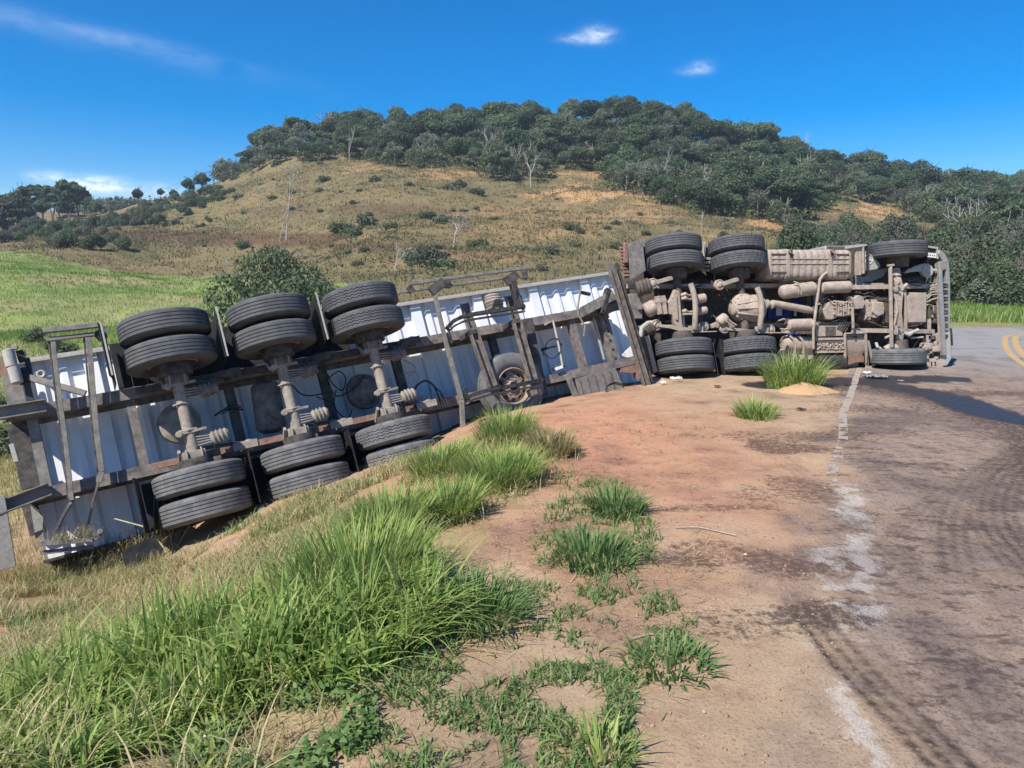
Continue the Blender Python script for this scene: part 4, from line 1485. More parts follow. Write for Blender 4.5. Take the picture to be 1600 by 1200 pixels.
def build_truck():
    SPB, BO_, BI_, WB, BF, SK, TW, CF = 1.2775, 1.1276, .808, 4.64, 1.051, .0317, -.1563, -.031
    ct, st_ = math.cos(TW), math.sin(TW)

    def bog(a, b, c): return (a - SK * b, b * ct - c * st_, b * st_ + c * ct)
    rot = Matrix(((1, 0, 0), (0, ct, -st_), (0, st_, ct))).to_euler()
    for i in range(2):
        for s in (1, -1):
            for kk, bb in ((1, BI_), (2, BO_)):
                t = link('tyre', TY[('rib', 'block')[i]], KR)
                t.location = bog(i * SPB, s * bb, 0)
                t.rotation_euler = (TW, 0, 0)
                r = link('rim', RIM, t)
                if (s < 0) != (kk == 1): r.rotation_euler = (math.pi, 0, 0)
            MB().lathe(bog(i * SPB, s * .50, 0), Vector(bog(0, s, 0)) - Vector(bog(0, 0, 0)), [(0, .05), (0, .19), (.16, .205), (.20, .19), (.20, .05)], 26).build('brake_drum', M['dust_dark'], KR)
        MB().tube([bog(i * SPB, -.62, 0), bog(i * SPB, .62, 0)], .075, 16).build('axle_housing', M['dust_dark'], KR)
    for s in (1, -1):
        t = link('tyre', TY['steer' if s > 0 else 'steer_d'], KR)
        t.location = (WB, s * BF, CF)
        t.rotation_euler = (0, 0, .0)
        r = link('rim', RIM, t)
        if s < 0: r.rotation_euler = (math.pi, 0, 0)
        MB().lathe((WB, s * .72, CF), (0, s, 0), [(0, .05), (0, .19), (.20, .21), (.23, .19), (.23, .05)], 26).build('brake_drum', M['dust_dark'], KR)
    # chassis rails
    for s in (1, -1):
        b = MB()
        bc = s * .42
        b.box(-.95, WB + 1.0, bc - .006, bc + .006, -.50, -.262)
        b.box(-.95, WB + 1.0, bc - (.0 if s < 0 else .075), bc + (.0 if s > 0 else .075), -.26, -.248)
        b.box(-.95, WB + 1.0, bc - (.0 if s < 0 else .075), bc + (.0 if s > 0 else .075), -.515, -.502)
        b.build('chassis_rail', M['dust'], KR)
    for a in (-.9, .6, 1.9, 2.9, 3.7):
        MB().box(a - .05, a + .05, -.41, .41, -.48, -.34).build('cross_member', M['dust_dark'], KR, .006)
    # differential pot and banjo on the second drive axle
    q = Vector(K_(1176, 480, .12))
    b = MB()
    b.lathe((SPB + .02, q.y, .0), (0, 0, 1), [(-.2, .20), (-.1, .27), (0, .275), (.08, .25), (.15, .20), (.19, .12), (.20, 0)], 28)
    b.build('differential_cover', M['dust'], KR)
    b = MB()
    p0 = Vector(K_(1181, 482, .02)); p1 = Vector(K_(1140, 483, .02))
    b.lathe(p0, p1 - p0, [(-.12, .12), (-.10, .22), (0, .265), (.10, .262), (.16, .245), (.28, .19), (.40, .145), (.49, .125), (.52, .08), (.52, 0)], 28)
    b.build('differential_housing', M['dust'], KR)
    b = MB()
    for ang in (-1.1, -.55, 0., .55, 1.1):
        r0 = .255; r1 = .14
        d = Vector((p1 - p0)).normalized()
        u = Vector((0, math.sin(ang), math.cos(ang)))
        b.bar(p0 + d * .06 + u * (r0 + .0), p0 + d * .44 + u * (r1 + .01), .022, .05, up=u)
    b.build('housing_rib', M['dust'], KR, .005)
    b = MB()
    for k in range(16):
        a = 2 * math.pi * k / 16
        b.lathe((SPB + .02 + .235 * math.cos(a), q.y + .235 * math.sin(a), .095), (0, 0, 1), [(0, .018), (.02, .016), (.02, 0)], 6)
    b.build('cover_bolt', M['dust'], KR)
    # stabiliser bows
    ktube('stabiliser_bar', [(1183, 449, .30), (1187, 460, .32), (1190, 475, .33), (1190, 490, .33), (1188, 505, .32), (1188, 513, .28)], .052)
    ktube('stabiliser_bar', [(1079, 443, .30), (1083, 455, .32), (1086, 468, .33), (1087, 485, .33), (1086, 505, .32), (1086, 513, .28)], .052)
    # big cast bracket of the first axle
    kprism('suspension_bracket', [(1055, 452), (1062, 455), (1066, 505), (1068, 512), (1058, 512), (1053, 505), (1051, 492), (1044, 490), (1045, 482), (1043, 474), (1049, 466)], .05, .16, 'dust', .01)
    kprism('bracket_rib', [(1054, 460), (1058, 461), (1060, 500), (1056, 500)], .161, .19, 'dust', .006)
    kdrum('brake_chamber', (1087, 468, .15), (1103, 465, .15), .085)
    kdrum('brake_chamber', (1090, 487, .15), (1105, 484, .15), .070)
    for y in (461, 467, 487): ktube('push_rod', [(1064, y, .08), (1071, y - 1.5, .12), (1076, y + 1, .10), (1083, y, .08)], [.028, .04, .022, .026])
    ktube('torque_rod', [(1067, 491, .18), (1083, 491, .18)], .022)
    kb('spring_clamp', (1026, 463, .16), (1031, 491, .16), .085, .10)
    kb('spring_clamp', (1035, 462, .16), (1039, 491, .16), .075, .10)
    kb('clamp_plate', (1024, 471, .19), (1041, 469, .19), .07, .05)
    kdrum('air_cylinder', (1007, 487, .0), (1026, 476, .06), .15, 'dust', .05)
    kbox('valve_box', 984, 459, 1004, 498, -.35, .02, 'grey_metal')
    kb('valve_box_bolt', (997, 482, .05), (1004, 480, .05), .06, .05, 'grey_metal')
    # air springs with their plates, upper and lower
    def spring(p0, p1, r, name='air_spring'):
        a, b_ = Vector(K_(*p0)), Vector(K_(*p1)); L = (b_ - a).length
        prof = [(0, 0), (0, r * .9)]
        n = 4
        for k in range(n):
            prof += [(L * (k + .15) / n, r), (L * (k + .5) / n, r * 1.08), (L * (k + .85) / n, r), (L * (k + 1) / n - .002, r * .9)]
        prof += [(L, 0)]
        MB().lathe(a, b_ - a, prof, 24).build(name, M['dust_dark'], KR)
    spring((994, 452, .05), (1016, 446, .10), .14)
    spring((1001, 520, -.05), (1022, 510, .02), .13)
    for (x, y), r in (((1021, 443), .10), ((1125, 445), .10), ((1026, 508), .105), ((1133, 513), .10), ((1101, 510), .09), ((1205, 515), .09)):
        q = K_(x, y, .12)
        MB().lathe((q[0], q[1], .05), (0, 0, 1), [(0, r * .7), (0, r), (.06, r), (.07, r * .85), (.055, r * .7), (.075, r * .55), (.09, r * .3), (.09, 0)], 22).build('spring_plate', M['dust'], KR)
    for p0, p1, wd in (((1026, 441, .14), (1050, 434, .10), .075), ((1129, 444, .14), (1153, 436, .10), .075)):
        kb('suspension_arm', p0, p1, wd, .06)
    kprism('suspension_arm', [(1030, 507), (1052, 508), (1062, 511), (1080, 512), (1092, 514), (1092, 518), (1064, 518), (1046, 513), (1030, 511)], .06, .16)
    kprism('suspension_arm', [(1137, 512), (1156, 513), (1170, 515), (1194, 516), (1198, 520), (1168, 520), (1150, 517), (1137, 516)], .06, .16)
    kb('axle_clamp', (1076, 513, .20), (1098, 514, .20), .09, .06)
    kb('axle_clamp', (1180, 514, .20), (1200, 516, .20), .09, .06)
    kb('tie_plate', (1080, 519, .20), (1118, 518, .20), .02, .12)
    kb('tie_plate', (1183, 520, .20), (1228, 520, .20), .02, .12)
    kdrum('brake_chamber', (1122, 505, .10), (1136, 494, .12), .10, 'dust', .04)
    ktube('chamber_hose', [(1136, 497, .18), (1142, 503, .18), (1150, 508, .18)], .02)
    ktube('chamber_hose', [(1133, 500, .2), (1140, 506, .2), (1147, 511, .2)], .016)
    kb('shock_absorber', (1110, 510, .06), (1124, 505, .08), .08, .08)
    ktube('air_pipe', [(1035, 492, .12), (1028, 500, .14), (1022, 512, .14), (1026, 518, .14)], .008, 'hose', 6)
    # mud wing, red lamp and its frame at the tail of the tractor
    P = [K_(981, 381, .12), K_(1003, 372, .12), K_(1009, 423, .12), K_(984, 438, .12)]
    MB().sheet(P, .02, (-.2, 0, 1)).build('mudguard', M['grey_metal'], KR, .004)
    P = [K_(969, 384, -.1), K_(981, 378, -.1), K_(985, 432, -.1), K_(976, 436, -.1)]
    MB().sheet(P, .02, (-.4, 0, 1)).build('mudguard', M['rubber_flap'], KR, .004)
    kbox('tail_lamp', 975, 379, 982, 411, -.06, .0, 'red_lamp')
    for k in range(9):
        kbox('guard_rib', 968 + k * .9, 385 + k * 5.4, 977 + k * .9, 388.5 + k * 5.4, -.12, -.07, 'pink_rust', .003)
    P = [K_(1001, 527, .1), K_(1012, 524, .1), K_(1027, 580, .1), K_(1016, 586, .1)]
    MB().sheet(P, .025).build('mudguard', M['dust_dark'], KR, .004)
    P = [K_(1007, 526, .13), K_(1013, 524, .13), K_(1027, 580, .13), K_(1021, 583, .13)]
    MB().sheet(P, .03).build('mudguard_stay', M['dust'], KR, .004)
    MB().tube([K_(1001, 526, .05), K_(1003, 512, .05), K_(1012, 505, .05), K_(1020, 504, .05)], .045, 10).build('mudguard_stay', M['lightgrey'], KR)
    P = [K_(1113, 530, -.1), K_(1118, 530, -.1), K_(1124, 590, -.1), K_(1119, 590, -.1)]
    MB().sheet(P, .3).build('mudguard', M['rubber_flap'], KR, .004)
    kb('mudguard_stay', (1114, 536, .25), (1122, 586, .25), .014, .02, 'lightgrey')
    kbox('mudguard_stay', 1099, 378, 1103, 424, -.4, -.35, 'lightgrey')
    for y in (402, 408, 414, 420): kbox('side_step_slat', 1098, y, 1112, y + 4, -.34, -.30, 'dust', .004)
    # main fuel tank, upper side
    p, q = K_(1198, 388, .02), K_(1333, 437, .02)
    a0, a1, b0, b1 = p[0], q[0], q[1], p[1]
    pts = []
    for k in range(32):
        an = 2 * math.pi * (k + .5) / 32
        cx, cy = math.cos(an), math.sin(an)
        e = .42
        pts.append((math.copysign(abs(cx) ** e, cx) * (b1 - b0) / 2 + (b0 + b1) / 2, math.copysign(abs(cy) ** e, cy) * .31 - .29))
    b = MB(); m = len(pts)
    secs = [(a0, .80), (a0 + .03, .95), (a0 + .07, 1.)]
    k = a0 + .12
    while k < a1 - .12:
        secs += [(k, 1.), (k + .015, .975), (k + .035, .975), (k + .05, 1.)]
        k += .14
    secs += [(a1 - .07, 1.), (a1 - .03, .95), (a1, .80)]
    cb, cc = (b0 + b1) / 2, -.29
    vs = []
    for a, s in secs:
        for (y, z) in pts: vs.append((a, cb + (y - cb) * s, cc + (z - cc) * s))
    fs = [(i * m + k, i * m + (k + 1) % m, (i + 1) * m + (k + 1) % m, (i + 1) * m + k) for i in range(len(secs) - 1) for k in range(m)]
    fs += [tuple(range(m))[::-1], tuple((len(secs) - 1) * m + k for k in range(m))]
    b.add(vs, fs).build('fuel_tank', M['dust'], KR)
    L = a1 - a0
    for k, (t0, t1, y0, y1) in enumerate(((.05, .22, .80, .84), (.05, .22, .22, .26), (.80, .95, .80, .84), (.80, .95, .22, .26), (.05, .95, .50, .53), (.05, .95, .66, .68))):
        MB().box(a0 + L * t0, a0 + L * t1, b0 + (b1 - b0) * y0, b0 + (b1 - b0) * y1, .018, .034).build('tank_bead', M['dust_dark' if k < 4 else 'dust'], KR, .006)
    for t in (.24, .73):
        sx = a0 + L * t
        b = MB()
        P = [(sx, b0 + (y - b0) * 1.0, z) for (y, z) in pts] + [(sx, pts[0][0], pts[0][1])]
        for i in range(len(P) - 1):
            y0, z0 = P[i][1], P[i][2]; y1, z1 = P[i + 1][1], P[i + 1][2]
            dy, dz = (y0 - cb), (z0 - cc); dy1, dz1 = (y1 - cb), (z1 - cc)
            g = 1.035
            b.add([(sx - .045, cb + dy * g, cc + dz * g), (sx + .045, cb + dy * g, cc + dz * g), (sx + .045, cb + dy1 * g, cc + dz1 * g), (sx - .045, cb + dy1 * g, cc + dz1 * g),
                   (sx - .045, cb + dy, cc + dz), (sx + .045, cb + dy, cc + dz), (sx + .045, cb + dy1, cc + dz1), (sx - .045, cb + dy1, cc + dz1)],
                  [(3, 2, 1, 0), (0, 1, 5, 4), (1, 2, 6, 5), (2, 3, 7, 6), (3, 0, 4, 7)])
        b.build('tank_strap', M['dust'], KR)
        b = MB()
        rr = random.Random(int(t * 100))
        pts2 = []
        c0 = (sx + .02, b1 - .06)
        for k in range(14): pts2.append((c0[0] + rr.uniform(-.05, .06), c0[1] + rr.uniform(-.12, .05), .06 + rr.uniform(-.01, .02)))
        b.tube(pts2, .008, 5).build('loose_strap', M['hose'], KR)
    # star plate and its stays
    kprism('side_fairing', [(1337, 388), (1352, 390), (1363, 400), (1374, 410), (1376, 416), (1370, 421), (1352, 424), (1338, 431)], -.16, -.12, 'lightgrey', .01)
    kprism('side_fairing', [(1335, 432), (1352, 425), (1374, 420), (1388, 419), (1380, 432), (1362, 440), (1354, 441), (1336, 444)], -.34, -.28, 'silver', .006)
    kprism('fairing_stay', [(1320, 384), (1354, 381), (1356, 384), (1322, 389)], -.10, -.06, 'lightgrey', .004)
    kb('fairing_stay', (1348, 383, -.09), (1349, 428, -.09), .03, .05, 'dust')
    kbox('fairing_stay', 1337, 392, 1346, 430, -.15, -.11, 'dust', .006)
    qs = K_(1357, 405, -.118)
    b = MB()
    ring = [(qs[0] + .095 * math.cos(t), qs[1] + .095 * math.sin(t), -.112) for t in np.linspace(0, 2 * math.pi, 33)]
    b.tube(ring, .006, 6, False)
    for k in range(3):
        an = math.pi / 2 + k * 2 * math.pi / 3
        t = (qs[0] + .09 * math.cos(an), qs[1] + .09 * math.sin(an))
        l = (qs[0] + .02 * math.cos(an + 1.05), qs[1] + .02 * math.sin(an + 1.05))
        r = (qs[0] + .02 * math.cos(an - 1.05), qs[1] + .02 * math.sin(an - 1.05))
        b.prism([t, l, (qs[0], qs[1]), r], -.119, -.106)
    b.build('star_emblem', M['whiteplate'], KR)
    # air reservoirs
    kdrum('air_tank', (1219, 457, .0), (1274, 450, .0), .135, 'dust', .07, (.42,))
    kdrum('air_tank', (1280, 450, .0), (1328, 448, .0), .115, 'dust', .03)
    ktube('tank_band', [(1240, 440, .13), (1247, 442, .16), (1252, 452, .17), (1252, 460, .15)], .014)
    kdrum('air_tank', (1229, 508, .0), (1270, 507, .0), .115, 'dust', .04)
    b = MB()
    for k in range(5): b.box(*(lambda p: (p[0], p[0] + .03, p[1] - .06, p[1]))(K_(1246 + k * 5, 517, .11)), .02, .10)
    b.build('tank_port', M['dust_dark'], KR)
    # propeller shaft, gearbox, clutch housing, engine sump
    ktube('propeller_shaft', [(1206, 474, .02), (1212, 475, .02), (1262, 484, .0), (1270, 486, .0)], [.065, .07, .07, .05], 'dust', 18)
    b = MB()
    b.lathe(K_(1196, 475, .04), (1, -.1, 0), [(0, .04), (.01, .09), (.04, .09), (.05, .06), (.11, .06), (.12, .085), (.15, .085), (.16, .05)], 16).build('shaft_joint', M['dust'], KR)
    MB().lathe(K_(1268, 485, .02), (1, -.08, 0), [(0, .05), (.02, .08), (.05, .08), (.06, .05), (.14, .05), (.15, .10), (.18, .10)], 16).build('shaft_joint', M['dust_dark'], KR)
    kprism('gearbox', [(1283, 486), (1291, 479), (1293, 473), (1305, 469), (1333, 472), (1333, 494), (1312, 495), (1300, 500), (1291, 499), (1287, 492)], -.40, .0, 'dust', .02)
    rr = random.Random(5)
    for k in range(7):
        x = 1306 + k * 4
        kbox('gearbox_rib', x, 471, x + 1.6, 494, .0, .035, 'dust', .004)
    b = MB()
    for k in range(34):
        x, y = 1302 + rr.random() * 30, 470 + rr.random() * 24
        b.lathe(K_(x, y, .0), (0, 0, 1), [(0, .020), (.045, .018), (.05, 0)], 6)
    b.build('gearbox_bolt', M['dust'], KR)
    kprism('gearbox_mount', [(1329, 463), (1336, 466), (1341, 461), (1348, 463), (1352, 472), (1349, 482), (1337, 483), (1334, 472)], -.08, .08, 'dust', .01)
    kb('support_strut', (1332, 480, .1), (1333, 513, .1), .04, .04)
    MB().lathe(K_(1352, 488, -.3), (-1, 0, .05), [(-.12, .10), (-.12, .30), (.02, .33), (.06, .30), (.30, .20), (.32, .0)], 26).build('clutch_housing', M['dust_dark'], KR)
    kprism('oil_sump', [(1364, 471), (1381, 472), (1383, 482), (1382, 491), (1372, 495), (1364, 488)], -.30, .06, 'dust', .02)
    kbox('oil_sump', 1380, 468, 1394, 506, -.45, -.02, 'dust_dark', .02)
    kbox('engine_block', 1352, 462, 1420, 512, -.9, -.38, 'dust_dark', .02)
    b = MB()
    for k in range(26):
        p = K_(1352 + rr.random() * 16, 468 + rr.random() * 30, -.05 + rr.random() * .08)
        s = .02 + rr.random() * .035
        b.box(p[0] - s, p[0] + s * 1.4, p[1] - s, p[1] + s, p[2] - .12, p[2])
    b.build('engine_fitting', M['dust'], KR, .006)
    b = MB()
    for k in range(8):
        x, y = 1352 + rr.random() * 30, 462 + rr.random() * 8
        b.tube([K_(x, y, -.02), K_(x + 6, y + rr.uniform(-3, 3), .0), K_(x + 14, y + rr.uniform(-4, 4), -.04)], .012, 6)
    b.build('engine_pipe', M['dust_dark'], KR)
    kbox('radiator_guard', 1417, 457, 1448, 504, -.25, .02, 'dust', .02)
    kb('guard_edge', (1413, 446, .03), (1415, 515, .03), .05, .05)
    for k in range(7):
        kbox('radiator_slat', 1452 + (k % 3) * 5, 455 + (k // 3) * 22, 1455 + (k % 3) * 5, 474 + (k // 3) * 22, -.2, -.1 + .01 * k, ('dust', 'dust_dark')[k % 2], .005)
    # front axle beam (curved forging), drag link, springs
    pts = [(1400, 430, .08), (1404, 442, .12), (1406, 455, .14), (1404, 470, .16), (1403, 490, .16), (1405, 508, .14), (1407, 520, .12), (1404, 534, .08), (1399, 543, .04)]
    b = MB(); P = [Vector(K_(*p)) for p in pts]
    for i in range(len(P) - 1):
        b.bar(P[i], P[i + 1], .16, .03); b.bar(P[i] - Vector((0, 0, .06)), P[i + 1] - Vector((0, 0, .06)), .03, .09)
        b.bar(P[i] - Vector((0, 0, .12)), P[i + 1] - Vector((0, 0, .12)), .15, .03)
    b.build('front_axle', M['dust'], KR, .008)
    for pts in ([(1396, 455, .16), (1400, 468, .19), (1402, 485, .19), (1399, 500, .19), (1396, 512, .16)],):
        ktube('axle_stay', pts, .022)
    kb('stabiliser_link', (1391, 415, .22), (1393, 543, .22), .055, .05)
    kb('link_end', (1387, 415, .22), (1396, 414, .22), .04, .06)
    ktube('axle_knuckle', [(1382, 546, .02), (1392, 542, .05), (1400, 543, .06), (1410, 546, .04)], [.06, .08, .09, .06])
    ktube('axle_knuckle', [(1400, 420, .02), (1401, 432, .05)], [.07, .09])
    for y, s in ((449, 1), (516, -1)):
        b = MB()
        for k in range(3):
            b.bar(K_(1330, y, -.10 + k * .028), K_(1392 + 0 * k, y - s * 1, .05 + k * .02), .085, .02)
            b.bar(K_(1396, y - s * 1, .05 + k * .02), K_(1460, y - s * 2, -.12 + k * .02), .085, .02)
        b.build('leaf_spring', M['dust' if y < 480 else 'dust'], KR, .003)
        kb('spring_clamp', (1398, y - 7, .17), (1398, y + 7, .17), .12, .05)
        b = MB()
        for dx in (-4, 5):
            for dy in (-5, 5): b.lathe(K_(1399 + dx, y + dy, .19), (0, 0, 1), [(0, .022), (.03, .02), (.03, 0)], 6)
        b.build('clamp_nut', M['dust_dark'], KR)
    ktube('shackle', [(1409, 452, .05), (1414, 447, .1), (1417, 444, .1)], .035, 'lightgrey')
    ktube('shackle', [(1412, 520, .1), (1420, 523, .12), (1428, 518, .12), (1434, 516, .1)], [.03, .05, .03, .04], 'lightgrey')
    ktube('steering_rod', [(1423, 528, .05), (1442, 527, .05)], .02, 'lightgrey')
    ktube('brake_pipe', [(1383, 528, .08), (1390, 525, .08), (1395, 524, .08)], .025, 'lightgrey')
    ktube('brake_pipe', [(1369, 536, .0), (1371, 542, .05), (1376, 545, .05)], .03, 'lightgrey')
    # horn shaped air intake at the upper front
    kprism('steering_arm', [(1414, 425), (1420, 420), (1435, 414), (1446, 411), (1451, 414), (1455, 420), (1455, 428), (1450, 433), (1444, 431), (1439, 424), (1424, 425), (1416, 427)], -.06, .02, 'lightgrey', .012)
    q = K_(1449, 423, .02)
    MB().lathe((q[0], q[1], .02), (0, 0, 1), [(0, .13), (.015, .125), (.02, .09), (.01, .06), (.02, .05), (.012, 0)], 24).build('steering_drum', M['lightgrey'], KR)
    ktube('steering_ball', [(1456, 422, .02), (1462, 423, .02)], .035, 'lightgrey')
    # front cross bar, bumper and grille seen edge on
    kb('front_cross_bar', (1467, 410, .02), (1474, 555, .02), .075, .08, 'silver')
    kb('front_cross_bar', (1463, 412, -.03), (1469, 548, -.03), .03, .06, 'dust')
    P = [(1469, 390), (1477, 396), (1483, 410), (1485, 440), (1485, 520), (1487, 545), (1486, 560), (1480, 572), (1474, 574)]
    I = [(1468, 566), (1476, 555), (1477, 520), (1479, 440), (1476, 412), (1466, 396)]
    kprism('bumper', P + I, -.45, -.05, 'silver', .01)
    for k in range(16):
        kbox('grille_slat', 1476.2, 440 + k * 5.2, 1481.5, 443 + k * 5.2, -.3, -.03, ('silver', 'dust_dark')[k % 2], .003)
    kprism('headlamp', [(1471, 408), (1477, 407), (1479, 420), (1472, 424)], -.2, -.02, 'rim', .01)
    kprism('bumper_corner', [(1473, 520), (1485, 519), (1486, 545), (1487, 560), (1480, 571), (1474, 572)], -.30, .0, 'lightgrey', .01)
    kprism('fog_lamp', [(1475, 523), (1482, 523), (1479, 529)], .0, .02, 'black_tank', .002)
    kb('bumper_corner_trim', (1485, 513, -.05), (1487, 540, -.05), .03, .06, 'black_tank')
    # step units; upper one with a white sticker, lower one with two dark marks
    kprism('step_box', [(1437, 383), (1467, 387), (1468, 405), (1440, 404)], -.35, -.12, 'black_tank', .01)
    kprism('step_rim', [(1439, 382), (1466, 386), (1467, 405), (1464, 404), (1464, 389), (1440, 385)], -.12, -.08, 'lightgrey', .004)
    kprism('sticker', [(1443, 394), (1463, 396), (1463, 403), (1443, 401)], -.119, -.112, 'whiteplate', 0)
    b = MB()
    for k in range(5):
        p = K_(1446 + k * 3.4, 397 + k * .3, -.108)
        b.box(p[0], p[0] + .022, p[1] - .03, p[1], -.1118, -.109)
    b.build('sticker_print', M['text'], KR)
    kprism('step_plate', [(1447, 560), (1472, 561), (1474, 575), (1448, 573)], -.30, -.02, 'dust_light', .006)
    b = MB()
    for x in (1455.5, 1461.2):
        p = K_(x, 565, -.02)
        b.box(p[0] - .012, p[0] + .012, p[1] - .075, p[1], -.0195, -.014)
        b.box(p[0] - .026, p[0] + .012, p[1] - .018, p[1], -.0139, -.010)
        b.box(p[0] - .018, p[0] + .02, p[1] - .078, p[1] - .062, -.0139, -.010)
    b.build('step_print', M['text'], KR)
    b = MB()
    for k in range(26):
        p = K_(1436 + rr.random() * 30, 536 + rr.random() * 24, -.08 + rr.random() * .12)
        s = .015 + rr.random() * .035
        b.box(p[0] - s, p[0] + s, p[1] - s * 1.2, p[1] + s, p[2] - .15, p[2])
    b.build('step_bracket', M['dust'], KR, .008)
    b = MB()
    for k in range(30):
        p = K_(1450 + rr.random() * 17, 440 + rr.random() * 95, -.12 + rr.random() * .12)
        s = .012 + rr.random() * .025
        b.box(p[0] - s, p[0] + s, p[1] - s * 1.8, p[1] + s, p[2] - .1, p[2])
    b.build('radiator_fitting', M['dust_dark'], KR, .005)
    b = MB()
    for k in range(7):
        y = 446 + k * 3.5
        b.tube([K_(1446, y + 6, -.05), K_(1455, y + rr.uniform(-4, 2), .0), K_(1468, y - 2 + rr.uniform(-2, 2), -.03)], .014, 6)
    b.build('radiator_hose', M['dust'], KR)
    # lower side: battery case, tan curved tank, black tank
    kprism('battery_case', [(1274, 509), (1314, 509), (1317, 513), (1317, 525), (1276, 526)], -.35, -.02, 'dust', .01)
    kprism('case_label', [(1290, 510), (1306, 510), (1306, 524), (1290, 524)], -.02, -.012, 'dust_dark', .0)
    for y0, y1, mt in ((528, 531, 'dust'), (533, 536, 'dust_dark'), (538, 546, 'pink_rust'), (548, 551, 'dust')):
        kbox('case_rail', 1275, y0, 1319, y1, -.30, -.04, mt, .006)
    b = MB()
    for k in range(60):
        x, y = 1276 + rr.random() * 42, 537 + rr.random() * 9
        b.lathe(K_(x, y, -.04), (rr.uniform(-.5, .5), rr.uniform(-.5, .5), 1), [(0, .022), (.02, .016), (.024, 0)], 5)
    b.build('caked_mud', M['dust'], KR)
    kdrum('black_tank', (1272, 566, -.2), (1318, 566, -.2), .19, 'black_tank', .05)
    q0, q1 = K_(1322, 523, -.05), K_(1353, 574, -.05)
    b = MB()
    n = 12
    prev = None
    for k in range(n + 1):
        t = k / n
        y = q0[1] + (q1[1] - q0[1]) * t
        c = -.05 - .28 * t ** 2.2
        if prev:
            y_, c_ = prev
            b.add([(q0[0], y_, c_), (q1[0], y_, c_), (q1[0], y, c), (q0[0], y, c), (q0[0], y_, c_ - .02), (q1[0], y_, c_ - .02), (q1[0], y, c - .02), (q0[0], y, c - .02)],
                  [(3, 2, 1, 0), (4, 5, 6, 7), (0, 1, 5, 4), (2, 3, 7, 6), (1, 2, 6, 5), (3, 0, 4, 7)])
        prev = (y, c)
    b.build('step_shell', M['dust_light'], KR)
    kprism('shell_patch', [(1325, 556), (1340, 553), (1350, 556), (1350, 566), (1338, 566), (1326, 570)], -.17, -.14, 'pink_rust', .004)
    kbox('shell_slot', 1322, 525, 1350, 528, -.044, -.03, 'black_tank', .002)
    kb('shell_edge', (1320, 521, -.02), (1320, 560, -.06), .035, .05)
    kb('shell_edge', (1320, 560, -.06), (1314, 574, -.14), .035, .05)
    kb('shell_edge', (1352, 521, -.02), (1355, 576, -.10), .045, .05)
    kb('shell_edge', (1319, 521, -.02), (1353, 520, -.02), .03, .05)
    kb('shell_stay', (1356, 533, -.05), (1365, 572, -.15), .05, .04, 'lightgrey')
    kb('shell_stay', (1353, 576, -.06), (1361, 574, -.08), .06, .06)
    # black hoses and cables clipped along the rails
    hr = random.Random(31)
    for x0, y0, n_, dx, yy in ((1290, 446, 5, 11, 5), (1335, 455, 4, 12, 8), (1060, 448, 5, 12, 6), (1128, 460, 4, 6, 14), (1210, 505, 5, 10, 7), (1300, 505, 5, 12, 6), (1355, 500, 4, 11, 10), (1420, 440, 4, 9, 8), (1420, 512, 4, 9, 9), (1205, 438, 5, 14, 4),
                                (1040, 500, 4, 12, 6), (1275, 470, 4, 10, 9), (1380, 455, 4, 6, 14), (1100, 498, 4, 9, 8)):
        for j in range(2):
            x, y = x0 + hr.uniform(-3, 3), y0 + hr.uniform(-3, 3)
            P = []
            for k in range(n_):
                P.append((x, y, .02 + hr.uniform(-.06, .06)))
                x += dx * hr.uniform(.6, 1.2); y += hr.uniform(-yy, yy)
            ktube('cable', P, .009 + .006 * hr.random(), ('hose', 'dust_dark', 'hose')[(j + n_) % 3], 6)
    # saddle tank lower middle with two straps, long pipe
    kdrum('saddle_tank', (1222, 536, -.15), (1268, 540, -.15), .17, 'dust', .08)
    for x in (1240, 1253):
        ktube('tank_strap', [(x - 6, 525, .02), (x, 530, .05), (x + 3, 540, .06), (x + 2, 552, .02)], .022)
    kprism('tank_cradle', [(1218, 551), (1222, 545), (1270, 548), (1272, 556), (1268, 562), (1216, 560)], -.35, -.08, 'dust', .01)
    ktube('long_pipe', [(1292, 426, .06), (1286, 430, .09), (1281, 437, .10), (1278, 460, .1), (1274, 490, .1), (1271, 515, .1), (1271, 545, .04)], .027)
    ktube('black_pipe', [(1292, 426, .03), (1284, 433, .06), (1279, 442, .08)], .018, 'hose')
    b = MB()
    for k in range(6):
        x, y = 1212 + rr.random() * 14, 500 + rr.random() * 22
        b.tube([K_(x, y, -.02), K_(x + 8, y + rr.uniform(-4, 4), .02), K_(x + 18, y + rr.uniform(-3, 3), .0)], .016, 6)
    b.build('air_pipe', M['dust'], KR)
    b = MB()
    for k in range(5):
        x, y = 1316 + k * 3, 498 + k * 1.5
        b.tube([K_(x, y, -.05), K_(x - 4, y + 9, .0), K_(x - 8, y + 15, .0)], .010, 6)
    b.build('air_pipe', M['dust_dark'], KR)
    # blue and white things behind the drive axle
    kbox('blue_panel', 1200, 478, 1238, 498, -.80, -.70, 'blue', .01)
    kbox('blue_panel', 1243, 466, 1259, 496, -.80, -.70, 'blue', .01)
    kbox('blue_panel', 1233, 512, 1248, 527, -.80, -.70, 'blue', .01)
    kbox('white_plate', 1213, 481, 1222, 493, -.62, -.60, 'whiteplate', .003)
    kbox('white_plate', 1241, 484, 1245, 494, -.62, -.60, 'whiteplate', .003)
    # cab body behind the front axle and floor pan
    zc = -.52
    MB().box(3.45, 5.74, -1.22, 1.20, -.62, -.55).build('cab_floor', M['dust_dark'], KR, .02)
    prof = [(3.45, -.63), (5.74, -.63), (5.80, -1.3), (5.66, -2.15), (5.25, -2.55), (3.55, -2.62), (3.42, -2.3)]
    b = MB()
    vs = [(a, -1.22, c) for a, c in prof] + [(a, 1.22, c) for a, c in prof]
